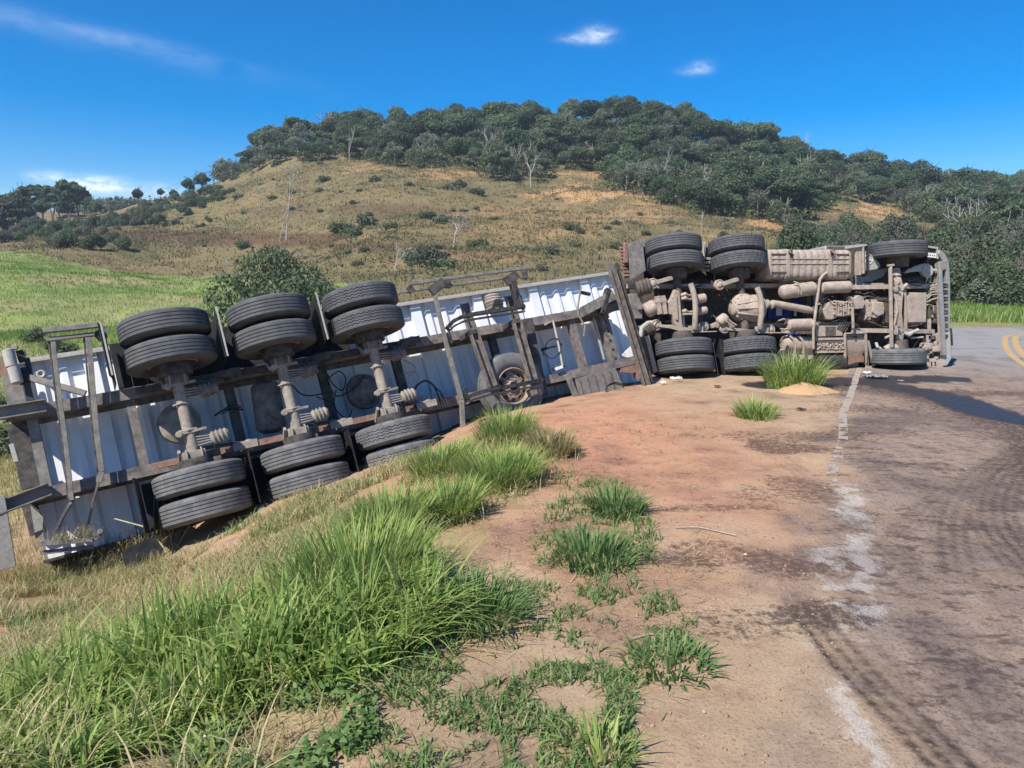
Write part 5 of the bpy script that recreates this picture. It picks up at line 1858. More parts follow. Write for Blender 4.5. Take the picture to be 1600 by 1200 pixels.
    n = len(prof)
    b.add(vs, [tuple(range(n)), tuple(range(n, 2 * n))[::-1]] + [(i, n + i, n + (i + 1) % n, (i + 1) % n) for i in range(n)])
    b.build('cab', M['silver'], KR, .04)
    b = MB()
    b.add([(5.805, -1.05, -1.38), (5.805, 1.05, -1.38), (5.69, 1.02, -2.08), (5.69, -1.02, -2.08), (5.795, -1.05, -1.38), (5.795, 1.05, -1.38), (5.68, 1.02, -2.08), (5.68, -1.02, -2.08)], MB.BOXF)
    b.build('windscreen', M['glass'], KR)
    for s in (1, -1):
        MB().prism([(4.35, 0), (5.35, 0), (5.28, .7), (4.35, .7)], 0, .012).build('side_window', M['glass'], KR).matrix_local = Matrix(((1, 0, 0, 0), (0, 0, s, s * 1.222), (0, -1, 0, -1.35), (0, 0, 0, 1)))
    # wheel arches hide the bay above the front wheels
    for s in (1, -1):
        b = MB()
        for k in range(12):
            t0, t1 = math.pi * k / 12, math.pi * (k + 1) / 12
            r = .66
            x0, z0, x1, z1 = WB + r * math.cos(t0), -.03 - r * math.sin(t0), WB + r * math.cos(t1), -.03 - r * math.sin(t1)
            b.add([(x0, s * .55, z0), (x1, s * .55, z1), (x1, s * 1.2, z1), (x0, s * 1.2, z0), (x0 * 1.003, s * .55, z0 - .02), (x1 * 1.003, s * .55, z1 - .02), (x1 * 1.003, s * 1.2, z1 - .02), (x0 * 1.003, s * 1.2, z0 - .02)],
                  [(0, 1, 2, 3), (7, 6, 5, 4), (0, 4, 5, 1), (1, 5, 6, 2), (2, 6, 7, 3), (3, 7, 4, 0)])
        b.build('wheel_arch', M['black_tank'], KR)
    # deck plate, widened as a dark sheet filling the shaded gaps, and fifth wheel
    MB().box(-.75, 3.3, -1.12, 1.05, -.86, -.80).build('deck_plate', M['dust_dark'], KR)
    MB().lathe((.5, 0, -.70), (0, 0, -1), [(-.06, .0), (-.06, .5), (.03, .5), (.03, 0)], 28).build('fifth_wheel', M['chassis_dark'], KR)
    for s in (1, -1):
        b = MB()
        for j in range(2):
            for k in range(9):
                t0, t1 = math.pi * (.08 + .84 * k / 9), math.pi * (.08 + .84 * (k + 1) / 9)
                r = .60
                ps = [(j * SPB + r * math.cos(t), -r * math.sin(t)) for t in (t0, t1)]
                q = [bog(ps[0][0], s * .60, ps[0][1]), bog(ps[1][0], s * .60, ps[1][1]), bog(ps[1][0], s * 1.26, ps[1][1]), bog(ps[0][0], s * 1.26, ps[0][1])]
                b.sheet(q, .012, (0, 0, -1))
        b.build('wheel_guard', M['rubber_flap'], KR)


M['dust_light'] = grimy('tan_dusty_shell', (.22, .17, .13), (.47, .385, .30), .75, patch=.15)
build_truck()


# ------------------------------------------------------------------ vegetation
def blades(base, h, wd, lean, seg=4, seed=0, tint=None, az=None, curl=1.0, fold=.0):
    """base (n,3); arrays h, wd, lean (0 upright .. 1.4 lying); returns V, Q, T"""
    r = np.random.RandomState(seed)
    n = len(base)
    az = r.rand(n) * 2 * math.pi if az is None else az
    dx, dy = np.cos(az), np.sin(az)
    tw = az + math.pi / 2 + r.uniform(-.6, .6, n)
    sx, sy = np.cos(tw), np.sin(tw)
    V = np.zeros((n, seg + 1, 2, 3)); T = np.zeros((n, seg + 1, 2))
    px = np.zeros(n); pz = np.zeros(n)
    tint = r.rand(n) if tint is None else tint
    for k in range(seg + 1):
        t = k / seg
        if k:
            ang = lean * ((1 - curl) + curl * 2 * (t - .5 / seg))
            px = px + np.sin(ang) * h / seg
            pz = pz + np.cos(ang) * h / seg
        ww = wd * (1 - t ** 1.8) * .5 + wd * .03
        for j, s in ((0, -1), (1, 1)):
            V[:, k, j, 0] = base[:, 0] + dx * px + sx * ww * s
            V[:, k, j, 1] = base[:, 1] + dy * px + sy * ww * s
            V[:, k, j, 2] = base[:, 2] + pz
        T[:, k, :] = tint[:, None]
    i = np.arange(n * (seg + 1) * 2).reshape(n, seg + 1, 2)
    Q = np.stack([i[:, :-1, 0], i[:, :-1, 1], i[:, 1:, 1], i[:, 1:, 0]], -1).reshape(-1, 4)
    return V.reshape(-1, 3), Q, T.ravel()


def scatter_px(poly, n, seed, dmin=1.5, dmax=16):
    """random ground points whose picture falls inside a pixel outline, even per ground area"""
    r = np.random.RandomState(seed)
    xs, ys = [], []
    G = [gp(px, py, 60) for px, py in poly]
    x0, x1 = min(g.x for g in G) - .4, max(g.x for g in G) + .4
    y0, y1 = min(g.y for g in G) - .4, max(g.y for g in G) + .4
    out = np.zeros((0, 2)); tries = 0
    while len(out) < n and tries < 40:
        x = r.uniform(x0, x1, n * 3); y = r.uniform(max(y0, .9), y1, n * 3)
        z = ground(x, y, False)
        px, py = to_pix(x, y, z)
        k = inpoly(px, py, poly)
        out = np.concatenate([out, np.stack([x[k], y[k]], 1)])
        tries += 1
    out = out[:n]
    z = ground(out[:, 0], out[:, 1])
    return np.stack([out[:, 0], out[:, 1], z], 1)


def clumped(P, size, seed, keep=.6, thr=None):
    """thin points so that they gather in clumps"""
    f = fbm(P[:, 0], P[:, 1], size, 3, seed)
    q = np.quantile(f, 1 - keep) if thr is None else thr
    return P[f > q], f[f > q]


def join(parts):
    V, Q, T = [], [], []; o = 0
    for v, q, t in parts:
        V.append(v); Q.append(q + o); T.append(t); o += len(v)
    return np.concatenate(V), np.concatenate(Q), np.concatenate(T)


def grass_obj(name, parts, mat, label, kind='stuff', cat='grass'):
    V, Q, T = join(parts)
    o = link(name, np_mesh(name, V, Q, mat, tint=np.clip(T, 0, 1), smooth=True))
    tag(o, label, cat if kind == 'stuff' else cat, kind=kind)
    return o


def U(n, a, b, seed): return np.random.RandomState(seed).uniform(a, b, n)


# tall lush grass in the left foreground
Pa, fa = clumped(scatter_px(GREEN_A, 12500, 1), .35, 5, .62)
na = len(Pa)
pxa, pya = to_pix(Pa[:, 0], Pa[:, 1], Pa[:, 2])
edge_f = np.clip((1260 - pya) / 170, .5, 1) * np.clip((pxa + 200) / 300, .7, 1)
ha = U(na, .16, .50, 2) * (.55 + .9 * (fa - fa.min()) / np.ptp(fa)) * edge_f
az_a = U(na, 0, 6.283, 7)
ga1 = blades(Pa, ha, U(na, .010, .030, 3), U(na, .05, 1.05, 4) ** 1.0, 5, 6, tint=U(na, .0, .78, 8), az=az_a)
k = int(na * .28)
Pl = Pa[:k]
ga2 = blades(Pl + np.array([0, 0, .01]), U(k, .25, .6, 9) * edge_f[:k], U(k, .008, .015, 10), U(k, .9, 1.5, 11), 6, 12, tint=U(k, .0, .7, 13), az=U(k, -1.2, 1.6, 14), curl=.5)
grass_obj('tall_grass', [ga1, ga2], M['grass_green'], 'lush tall green grass filling the lower left foreground')
Pd, _ = clumped(scatter_px(GREEN_A, 9000, 21), .3, 15, .7)
nd = len(Pd)
Pd = Pd[::2]; nd = len(Pd)
gd = blades(Pd, U(nd, .05, .18, 22), U(nd, .003, .007, 23), U(nd, .5, 1.5, 24), 3, 25, tint=U(nd, .0, .8, 26))
Ph, _ = clumped(scatter_px(GREEN_A, 2600, 27), .3, 18, .6)
nh = len(Ph)
parts = [gd, blades(Ph, U(nh, .12, .42, 28), U(nh, .004, .010, 29), U(nh, .2, 1.4, 30), 4, 37, tint=U(nh, .1, 1, 38), curl=.8)]
# dry mown straw on the bank
Ps, _ = clumped(scatter_px(DRY_A, 32000, 31), .6, 17, .55)
ns_ = len(Ps)
parts.append(blades(Ps, U(ns_, .06, .24, 32), U(ns_, .004, .010, 33), U(ns_, .5, 1.5, 34), 3, 35, tint=U(ns_, 0, 1, 36)))
Pg, _ = clumped(scatter_px(DRY_A, 20000, 41), .5, 47, .45)
ng2 = len(Pg)
grass_green_bank = blades(Pg, U(ng2, .05, .20, 42), U(ng2, .004, .010, 43), U(ng2, .4, 1.5, 44), 3, 45, tint=U(ng2, .2, 1, 46))
grass_obj('bank_grass', [grass_green_bank], M['grass_weed'], 'thin green grass sprouting through the straw on the bank')
grass_obj('dry_straw', parts, M['grass_dry'], 'pale dry straw lying on the bank in front of the trailer tyres')


def tussock(name, cx, cy, spread, n, hmin, hmax, seed, mat, label, dry=0, wd=(.008, .018), leanmax=1.1, ring=0.6):
    """one tuft: a thing with blades and a straw skirt"""
    g = gp(cx, cy, 60)
    r = np.random.RandomState(seed)
    rad = spread * np.sqrt(r.rand(n)) * ring
    an = r.rand(n) * 6.283
    x = g.x + rad * np.cos(an); y = g.y + rad * np.sin(an)
    z = ground(x, y)
    n = int(n * .75)
    t = tag(empty(name, (g.x, g.y, g.z)), label, 'grass tuft')
    rad, an, x, y, z = rad[:n], an[:n], x[:n], y[:n], z[:n]
    az = an + r.uniform(-.7, .7, n)
    V, Q, T = blades(np.stack([x - g.x, y - g.y, z - g.z - .02], 1), r.uniform(hmin, hmax, n), r.uniform(*wd, n), (.12 + .9 * rad / spread) * r.uniform(.5, 1.25, n) * leanmax, 5, seed, tint=r.uniform(0, .8, n), az=az)
    link('blades', np_mesh('blades', V, Q, M[mat], tint=T, smooth=True), t)
    if dry:
        m = dry
        rad = spread * np.sqrt(r.rand(m)) * .9; an = r.rand(m) * 6.283
        x = g.x + rad * np.cos(an); y = g.y + rad * np.sin(an); z = ground(x, y)
        V, Q, T = blades(np.stack([x - g.x, y - g.y, z - g.z - .01], 1), r.uniform(hmin * .5, hmax * .7, m), r.uniform(.004, .008, m), r.uniform(.5, 1.5, m), 4, seed + 1, tint=r.uniform(0, 1, m))
        link('dry_skirt', np_mesh('dry_skirt', V, Q, M['grass_dry'], tint=T, smooth=True), t)
    return t


tussock('grass_tuft', 610, 838, .42, 1500, .22, .44, 101, 'grass_green', 'broad green grass tuft with a straw skirt just behind the foreground grass', 900)
tussock('grass_tuft', 700, 815, .38, 1000, .18, .38, 102, 'grass_green', 'green grass tuft just right of the broad tuft with the straw skirt', 200)
tussock('grass_tuft', 690, 742, .50, 900, .18, .38, 103, 'grass_green', 'yellow-green tuft on the bank below the trailer guard post', 700)
tussock('grass_tuft', 780, 755, .55, 1500, .18, .42, 104, 'grass_green', 'wide green tuft on the bank crest left of the bare red soil', 500)
tussock('grass_tuft', 790, 690, .50, 900, .20, .45, 105, 'grass_green', 'straw-topped tuft standing right below the spare tyre', 1100)
tussock('grass_tuft', 860, 708, .40, 700, .14, .32, 106, 'grass_dry', 'dry brown tuft at the edge of the red soil', 300)
tussock('grass_tuft', 560, 930, .62, 1500, .24, .52, 107, 'grass_green', 'tall arching green tuft at the right end of the foreground grass', 300)
tussock('grass_tuft', 925, 880, .40, 420, .10, .26, 108, 'grass_weed', 'low dark green spiky tuft in the middle of the bare shoulder', 0, leanmax=1.6)
tussock('grass_tuft', 960, 800, .34, 420, .10, .28, 109, 'grass_weed', 'low dark weed tuft left of the red soil', 0, leanmax=1.5)
tussock('grass_tuft', 935, 1185, .22, 120, .08, .20, 110, 'grass_green', 'small green tuft at the bottom edge on the sandy shoulder', 0, leanmax=1.8)
tussock('grass_tuft', 740, 970, .40, 420, .14, .34, 111, 'grass_weed', 'flat dark tuft lying over the bare patch right of the tall grass', 90, leanmax=1.7)
tussock('grass_tuft', 1180, 652, .42, 520, .15, .36, 112, 'grass_green', 'low bright green tuft by the sand heap, nearest the drive tyres', 0, leanmax=1.7)
tussock('grass_tuft', 1240, 606, .75, 1100, .30, .72, 113, 'grass_green', 'tall bright green tuft in front of the lorry tank, right by the sand heap', 0, wd=(.010, .022), leanmax=1.35)
tussock('grass_tuft', 1045, 1040, .34, 260, .06, .16, 114, 'grass_weed', 'sparse low green weeds at the edge of the bare sandy shoulder', 0, leanmax=1.7)

# scattered weeds and clover between the tufts
wp = []
for i, (poly, n, keep, hm) in enumerate(((WEED_A, 2400, .6, .15), (WEED_B, 2600, .5, .09), (WEED_C, 5200, .55, .10), ([(850, 640), (1120, 640), (1080, 760), (900, 740)], 500, .12, .10), (GREEN_C, 1800, .5, .2),
                                         ([(1010, 940), (1080, 940), (1100, 1100), (1040, 1150), (1000, 1060)], 900, .3, .08))):
    P_, _ = clumped(scatter_px(poly, n, 200 + i), .16, 60 + i, keep)
    m_ = len(P_)
    wp.append(blades(P_, U(m_, .03, hm, 210 + i), U(m_, .004, .011, 220 + i), U(m_, .5, 1.6, 230 + i), 3, 240 + i, tint=U(m_, 0, .9, 250 + i)))
grass_obj('low_weeds', wp, M['grass_weed'], 'low weeds and creeping grass over the bare shoulder')
Pc, _ = clumped(scatter_px([(200, 1120), (470, 1000), (640, 1010), (700, 1060), (640, 1250), (150, 1260)], 6500, 270), .3, 66, .4)
nc = len(Pc)
lv = blades(Pc + np.stack([np.zeros(nc), np.zeros(nc), U(nc, .0, .07, 271)], 1), U(nc, .02, .042, 272), U(nc, .014, .032, 273), U(nc, .9, 1.5, 274), 3, 275, tint=U(nc, 0, .7, 276), curl=.2)
grass_obj('clover', [lv], M['grass_weed'], 'broad-leaved clover at the foot of the tall grass')

M['stalk'] = grimy('dry_stalk', (.42, .42, .22), (.55, .50, .32), .5)
Pt, _ = clumped(scatter_px([(420, 1000), (700, 860), (900, 660), (1120, 640), (1100, 900), (1080, 1280), (300, 1280)], 5200, 281), .35, 68, .5)
nt_ = len(Pt)
grass_obj('straw_litter', [blades(Pt + np.array([0, 0, .006]), U(nt_, .02, .11, 282), U(nt_, .002, .006, 283), U(nt_, 1.35, 1.62, 284), 2, 285, tint=U(nt_, 0, .9, 286), curl=.1)], M['grass_dry'], 'short dry stalks littering the bare shoulder')

# dead stems leaning over the trailer tail
b = MB()
g0 = gp(255, 868)
for (pts, r_) in (([(255, 868, 0), (243, 760, 0), (250, 757, 0), (258, 800, 0), (272, 866, 0)], .006), ([(262, 866, 0), (245, 840, 0), (222, 822, 0), (170, 808, 0)], .012), ([(262, 866, 0), (276, 800, 0), (256, 758, 0)], .005), ([(270, 866, 0), (296, 820, 0), (270, 762, 0), (248, 755, 0)], .005),
                  ([(205, 878, 0), (232, 858, 0), (240, 848, 0)], .005), ([(260, 872, 0), (243, 850, 0), (205, 876, 0)], .006), ([(190, 880, 0), (176, 860, 0), (182, 890, 0)], .006), ([(250, 870, 0), (240, 812, 0), (241, 770, 0)], .005)):
    P_ = []
    yc = g0.y * CP - (g0.z - H) * SP
    for x_, y_, _k in pts:
        d = Vector(((x_ - 800) / F * yc, 0, 0))
        v = (600 - y_) / F
        P_.append(Vector(((x_ - 800) / F * yc, yc * (CP + v * SP), H + yc * (-SP + v * CP))))
    b.tube(P_, r_ * .62, 5)
tag(b.build('dead_stems', M['stalk']), 'pale bent dead stalks in front of the trailer tail tyre', 'stalks')

# green valley field behind the trailer
def field(n, px0, px1, d0, d1, seed, h, wd, mat, test=None, blades_per=3, seg=2):
    r = np.random.RandomState(seed)
    d = np.sqrt(r.uniform(d0 ** 2, d1 ** 2, n))
    px = r.uniform(px0, px1, n)
    x = (px - 800) / F * d * 1.0
    z = ground(x, d, False)
    ppx, ppy = to_pix(x, d, z)
    x = (px - 800) / F * (d * CP + (H - z) * SP)
    z = ground(x, d)
    P = np.stack([x, d, z], 1)
    if test is not None:
        k = test(px, x, d); P = P[k]
    P = np.repeat(P, blades_per, 0)
    n = len(P)
    sc_ = np.clip(P[:, 1] / 22, .7, 3.2)
    P[:, 0] += r.normal(0, .08, n) * sc_; P[:, 1] += r.normal(0, .08, n) * sc_
    return blades(P, r.uniform(h * .5, h * 1.2, n) * (1 + .25 * (sc_ - 1)), wd * sc_ * r.uniform(.6, 1.3, n), r.uniform(.1, .9, n), seg, seed + 1, tint=np.clip(fbm(P[:, 0], P[:, 1], 5, 4, seed) * 1.5 - .35 + r.uniform(-.18, .18, n), 0, 1))


foot_f = lambda px, x, d: (d < np.interp(px, [-400, 0, 200, 350, 560], [92, 90, 86, 80, 62])) & (d > np.interp(px, [-400, 0, 120, 400, 560], [15, 15, 16, 16, 18]))
grass_obj('field_grass', [field(15000, -150, 620, 15, 40, 301, .20, .016, 'x', foot_f), field(15000, -150, 620, 35, 92, 305, .20, .016, 'x', foot_f)], M['grass_field'], 'bright green pasture grass of the valley behind the trailer')
grass_obj('straw_grass', [field(5000, -150, 130, 7.5, 17, 311, .22, .010, 'x', lambda px, x, d: (px < 110 + 0 * d)), field(1500, 100, 260, 7, 9, 315, .16, .008, 'x', None)], M['grass_dry'], 'straw-coloured grass beyond the tail of the trailer')
grass_obj('verge_grass', [field(5000, 1470, 1800, 31, 46, 321, .50, .03, 'x', lambda px, x, d: road_dist_far(x, d) < -1.2, 4, 3)], M['grass_field'], 'tall yellow-green grass on the verge across the bend')
hill_f = lambda px, x, d: d > np.interp(px, [-400, 0, 200, 350, 560, 640], [92, 90, 86, 80, 62, 26])
grass_obj('hill_grass', [field(26000, 0, 1500, 26, 175, 331, .24, .035, 'x', hill_f, 3, 2)], M['grass_hill'], 'dry tussocky grass all over the hillside')


def leaf_cloud(blobs, n, size, seed, flat_=.75):
    """leaf quads spread through and over ellipsoid blobs [(x,y,z,rx,ry,rz)]"""
    r = np.random.RandomState(seed)
    B = np.array(blobs, float)
    wgt = B[:, 3] * B[:, 4] + B[:, 3] * B[:, 5]
    idx = r.choice(len(B), n, p=wgt / wgt.sum())
    d = r.normal(size=(n, 3)); d /= np.linalg.norm(d, axis=1)[:, None]
    rad = r.uniform(.55, 1.06, n) ** .6
    c = B[idx, :3] + d * B[idx, 3:6] * rad[:, None]
    nrm = d * .7 + r.normal(size=(n, 3)) * .55 + np.array([0, 0, .35])
    nrm /= np.linalg.norm(nrm, axis=1)[:, None]
    t = np.cross(nrm, r.normal(size=(n, 3))); t /= np.linalg.norm(t, axis=1)[:, None] + 1e-9
    u = np.cross(nrm, t)
    s = size * r.uniform(.5, 1.3, n)[:, None]
    k = r.uniform(.45, .8, n)[:, None]
    V = np.stack([c - t * s, c - u * s * k, c + t * s, c + u * s * k], 1).reshape(-1, 3)
    Q = np.arange(4 * n).reshape(n, 4)
    tint = np.clip(r.normal(.35, .2, n) + (idx % 5) * .05, 0, 1)
    return V, Q, np.repeat(tint, 4)


def branches(seed, h, depth=4, spread=.6, r0=.12, trunk=.45, up=.25, n_k=(2, 4), droop=0):
    r = random.Random(seed)
    b = MB()
    tips = []

    def grow(p, d, L, rad, lv):
        pts = [p]; q = p.copy(); dd = d.copy()
        for _ in range(3):
            dd = (dd + Vector((r.uniform(-.18, .18), r.uniform(-.18, .18), r.uniform(-.05, .15)))).normalized()
            q = q + dd * (L / 3); pts.append(q.copy())
        b.tube(pts, [rad, rad * .88, rad * .76, rad * .62], 6 if lv > 1 else 4, lv == depth)
        tips.append(q)
        if lv <= 0: return
        for _ in range(r.randint(*n_k)):
            a = r.random() * 6.283; s = spread * r.uniform(.6, 1.3)
            nd = (dd + Vector((math.cos(a) * s, math.sin(a) * s, up * r.uniform(-.4, 1)))).normalized()
            st = pts[r.choice((2, 3, 3))]
            grow(st, nd, L * r.uniform(.55, .8), max(rad * .6, .012), lv - 1)
    grow(Vector((0, 0, -.1)), Vector((r.uniform(-.08, .08), r.uniform(-.08, .08), 1)), h * trunk, r0, depth)
    return b, tips


def make_tree(name, label, group, seed, h, rw, mat, n_leaf, leaf, kind='round', bark='bark', cat='tree', airy=0.):
    r = random.Random(seed)
    t = tag(empty(name), label, cat, group)
    b, tips = branches(seed, h, 2, .8, max(.05, h * .018), .5, .35)
    b.build('trunk', M[bark], t)
    bl = []
    if kind == 'round':
        for k in range(11):
            a = r.random() * 6.283; q = r.random() ** .6
            zz = h * (.55 + .36 * (1 - q) + r.uniform(-.10, .06))
            s = rw * r.uniform(.30, .48)
            bl.append((math.cos(a) * rw * .72 * q, math.sin(a) * rw * .72 * q, zz, s, s, s * .62))
        bl.append((0, 0, h * .62, rw * .6, rw * .6, h * .24))
    elif kind == 'umbrella':
        for k in range(13):
            a = r.random() * 6.283; q = r.random() ** .5
            s = rw * r.uniform(.26, .40)
            bl.append((math.cos(a) * rw * .8 * q, math.sin(a) * rw * .8 * q, h * (.93 - .22 * q * q + r.uniform(-.12, .02)), s, s, s * .42))
        for k in range(4):
            a = r.random() * 6.283
            bl.append((math.cos(a) * rw * .45, math.sin(a) * rw * .45, h * r.uniform(.45, .65), rw * .28, rw * .28, rw * .2))
    elif kind == 'tall':
        for k in range(12):
            tt = (k + .5) / 12
            s = rw * (1.05 - .7 * tt) * r.uniform(.55, .9)
            a = r.random() * 6.283
            bl.append((math.cos(a) * rw * .4 * (1 - tt * .5), math.sin(a) * rw * .4 * (1 - tt * .5), h * (.25 + .72 * tt), s, s, h * .055))
    elif kind == 'bush':
        for k in range(9):
            a = r.random() * 6.283; q = r.random() ** .6
            s = rw * r.uniform(.30, .5)
            bl.append((math.cos(a) * rw * .65 * q, math.sin(a) * rw * .65 * q, h * (.30 + .42 * (1 - q) + r.uniform(-.08, .08)), s, s, h * r.uniform(.18, .30)))
    V, Q, T = leaf_cloud(bl, n_leaf, leaf, seed)
    link('crown', np_mesh('crown', V, Q, M[mat], tint=T), t)
    return t


def copy_tree(t, loc, rz, s, label=None, group=None, first=False):
    if first:
        r = t
    else:
        r = t.copy(); C.objects.link(r)
        for ch in t.children:
            c = ch.copy(); C.objects.link(c); c.parent = r
    r.location = loc; r.rotation_euler = (0, 0, rz)
    r.scale = (s[0], s[0], s[1]) if isinstance(s, tuple) else (s, s, s)
    if label: r['label'] = label
    if group: r['group'] = group
    return r


protos = {}
def proto(key, *a, **k):
    protos[key] = [make_tree(*a, **k), False]


def place(key, px=None, d=None, s=1., loc=None, label=None, group=None, sink=.15):
    p = protos[key]
    loc = at(px, d) if loc is None else loc
    sc_ = s[0] if isinstance(s, tuple) else s
    o = copy_tree(p[0], (loc[0], loc[1], loc[2] - sink * sc_), rnd.random() * 6.283, s, label, group, not p[1])
    p[1] = True
    return o


GF = 'trees of the forest on the hilltop'
LD_ = 'dark dense-crowned tree massed in the forest over the hilltop'
LG_ = 'grey-green thin-crowned tree mixed into the hilltop forest'
for i in range(4):
    proto('dark%d' % i, 'broadleaf_tree', LD_, GF, 400 + i, 8.8 + i * .5, 5.2, 'leaf_dark', 4600, .27, ('round', 'round', 'umbrella', 'round')[i])
for i in range(5):
    proto('grey%d' % i, 'grey_tree', LG_, GF, 410 + i, 7.2 + (i % 3) * .5, 3.6 + (i % 2) * .6, ('leaf_grey', 'leaf_grey', 'leaf_olive', 'leaf_grey', 'leaf_olive')[i], (3000, 2600, 3200, 1300, 2600)[i], .20, ('round', 'umbrella', 'round', 'round', 'bush')[i], 'pale_bark')
# forest on the hill: candidates on a jittered lattice inside the wooded outline
FOREST_LOW = [(340, 290), (380, 276), (430, 264), (480, 257), (560, 250), (590, 262), (640, 270), (700, 256), (740, 272), (790, 288), (830, 292), (860, 264), (930, 268), (960, 300), (1010, 312), (1060, 332), (1130, 338), (1180, 342), (1230, 356), (1300, 318), (1370, 318), (1400, 322), (1440, 345), (1500, 400), (1700, 430)]
fx = [p[0] for p in FOREST_LOW]; fy = [p[1] for p in FOREST_LOW]
cand = []
y = 66.
while y < 214:
    stp = 4.1 + max(0, (y - 100)) * .009
    x = -110.
    while x < 160:
        X = x + rnd.uniform(-1.8, 1.8); Y = y + rnd.uniform(-1.8, 1.8)
        z = float(ground(np.array([X]), np.array([Y]))[0])
        px_, py_ = to_pix(X, Y, z)
        if 338 < px_ < 1680 and py_ < np.interp(px_, fx, fy):
            cand.append((X, Y, z, px_, py_))
        x += stp
    y += stp
rnd.shuffle(cand)
# nearer trees first: they show largest
cand.sort(key=lambda c: c[1] + rnd.uniform(-14, 14))
print('forest candidates', len(cand))


def keep_front(cand, n):
    """drop trees that stand wholly behind others"""
    cov = {}
    out = []
    for c in sorted(cand, key=lambda c: c[1]):
        hpx = 8.5 / c[1] * F
        key = int(c[3] / 12)
        top = c[4] - hpx
        if c[4] - top > 0 and min(cov.get(key, 9999), cov.get(key + 1, 9999)) < top - 12: continue
        for q in (key, ): cov[q] = min(cov.get(q, 9999), top)
        out.append(c)
    return out[:n] if len(out) > n else out


cf = keep_front(cand, 588)
print('forest kept', len(cf))
nd_, ng_ = 0, 0


def where(c):
    low = np.interp(c[3], fx, fy) - c[4]
    v = 'on the skyline of' if c[1] > 192 else ('at the lower edge of' if low < 16 else 'inside')
    h = 'left end' if c[3] < 520 else ('summit part' if c[3] < 1000 else ('right shoulder' if c[3] < 1330 else 'far right part'))
    return v + ' the ' + h + ' of the hilltop forest'


for i, c in enumerate(cf):
    lowedge = np.interp(c[3], fx, fy) - c[4] < 14
    g = rnd.random() < (.65 if lowedge else .42)
    s = rnd.uniform(.55, .98) * (.85 if lowedge else 1)
    if g and ng_ < 290:
        ng_ += 1
        place('grey%d' % rnd.randrange(5), loc=(c[0], c[1], c[2]), s=(s, s * rnd.uniform(.9, 1.15)), label='grey-green thin-crowned tree ' + where(c))
    elif nd_ < 298:
        nd_ += 1
        place('dark%d' % rnd.randrange(4), loc=(c[0], c[1], c[2]), s=(s, s * rnd.uniform(.85, 1.1)), label='dark dense-crowned tree ' + where(c))
print('dark', nd_, 'grey', ng_)
und = []
for i, c in enumerate(cand):
    for _ in range(2):
        q = rnd.uniform(1.3, 2.4)
        und.append((c[0] + rnd.uniform(-2.4, 2.4), c[1] + rnd.uniform(-2.4, 2.4), c[2] + q * .5, q, q, q * rnd.uniform(.5, .9)))
V, Q, T = leaf_cloud(und, 120000, .26, 19)
tag(link('forest_undergrowth', np_mesh('forest_undergrowth', V, Q, M['leaf_olive'], tint=T)), 'scrubby undergrowth between the trunks of the hilltop forest', 'undergrowth', kind='stuff')

# bushes and low trees on the lower right slope behind the cab
M['leaf_hill'] = leafmat('hill_scrub_leaves', (.075, .088, .042), (.13, .13, .06), (.21, .175, .09), .3)
GB = 'bushes on the slope behind the cab'
for i in range(3):
    proto('bush%d' % i, 'bush', 'rounded grey-green bush crowding the slope behind the cab', GB, 430 + i, 3.4, 2.2, ('leaf_shrub', 'leaf_grey', 'leaf_dark')[i], 4200, .11, 'bush')
for k in range(150):
    px_ = rnd.uniform(1225, 1680); d = rnd.uniform(50, 110)
    p = at(px_, d)
    _, row = to_pix(*p)
    if px_ < 1440 and row < 352 + rnd.random() * 12: continue
    if px_ < 1300 and row > 430: continue
    s = rnd.uniform(.6, 1.25) * (1.25 if px_ > 1480 else 1)
    place('bush%d' % rnd.randrange(3), loc=p, s=(s, s * rnd.uniform(.8, 1.3)), label='rounded grey-green bush on the slope ' + ('above the long fuel tank' if px_ < 1345 else ('above the front wheel, left of the cab end' if px_ < 1480 else 'right of the cab end')))
for k in range(34):
    p = at(1475 + k * 6 + rnd.uniform(-4, 4), rnd.uniform(44, 56))
    place('bush%d' % rnd.choice((0, 2, 2, 1)), loc=p, s=rnd.uniform(.75, 1.3), label='dark bush in the front row right behind the tall verge grass')

# single bushes that dot the open hillside, each where it stands
GH = 'low bushes dotted over the open hillside'
for i in range(2):
    proto('hb%d' % i, 'hill_bush', 'small dark bush dotted on the open grassy hillside', GH, 450 + i, 1.6, 1.35, ('leaf_shrub', 'leaf_grey')[i], 900, .12, 'bush')
def hb_label(x, y):
    return 'bush dotted on the ' + ('upper' if y < 330 else 'lower') + ' ' + ('left part' if x < 480 else ('middle' if x < 800 else 'right part')) + ' of the open hillside'


spots = [(535, 362, 1.5), (570, 352, 1.4), (552, 372, 1.1), (718, 298, 1.2), (745, 306, 1.2), (700, 300, .9), (505, 284, 1.2), (586, 288, 1.0), (895, 366, .9), (362, 300, 1.1), (372, 312, 1.), (640, 300, .7), (668, 345, 1.1), (690, 352, 1.0),
         (320, 310, 1.6), (300, 318, 1.6), (282, 324, 1.5), (262, 330, 1.5), (338, 302, 1.5), (250, 322, 1.4), (310, 325, 1.4), (275, 312, 1.6), (240, 334, 1.2), (345, 318, 1.0), (425, 308, .9), (455, 300, .8), (380, 385, 1.0), (500, 302, .8), (610, 365, .8), (670, 412, 1.5), (690, 420, 1.2),
         (650, 408, 1.2), (750, 385, 1.0), (1240, 395, 1.1), (940, 350, .5), (905, 370, .6), (500, 256, .7), (1060, 372, .5), (960, 390, .5), (1130, 378, .6), (175, 350, 1.3), (160, 360, 1.3), (190, 345, 1.2), (205, 338, 1.1), (228, 352, .8), (860, 405, .7)]
for j, (px_, py_, s) in enumerate(spots):
    place('hb%d' % (j % 2), loc=gp(px_, py_), s=s, label=hb_label(px_, py_))
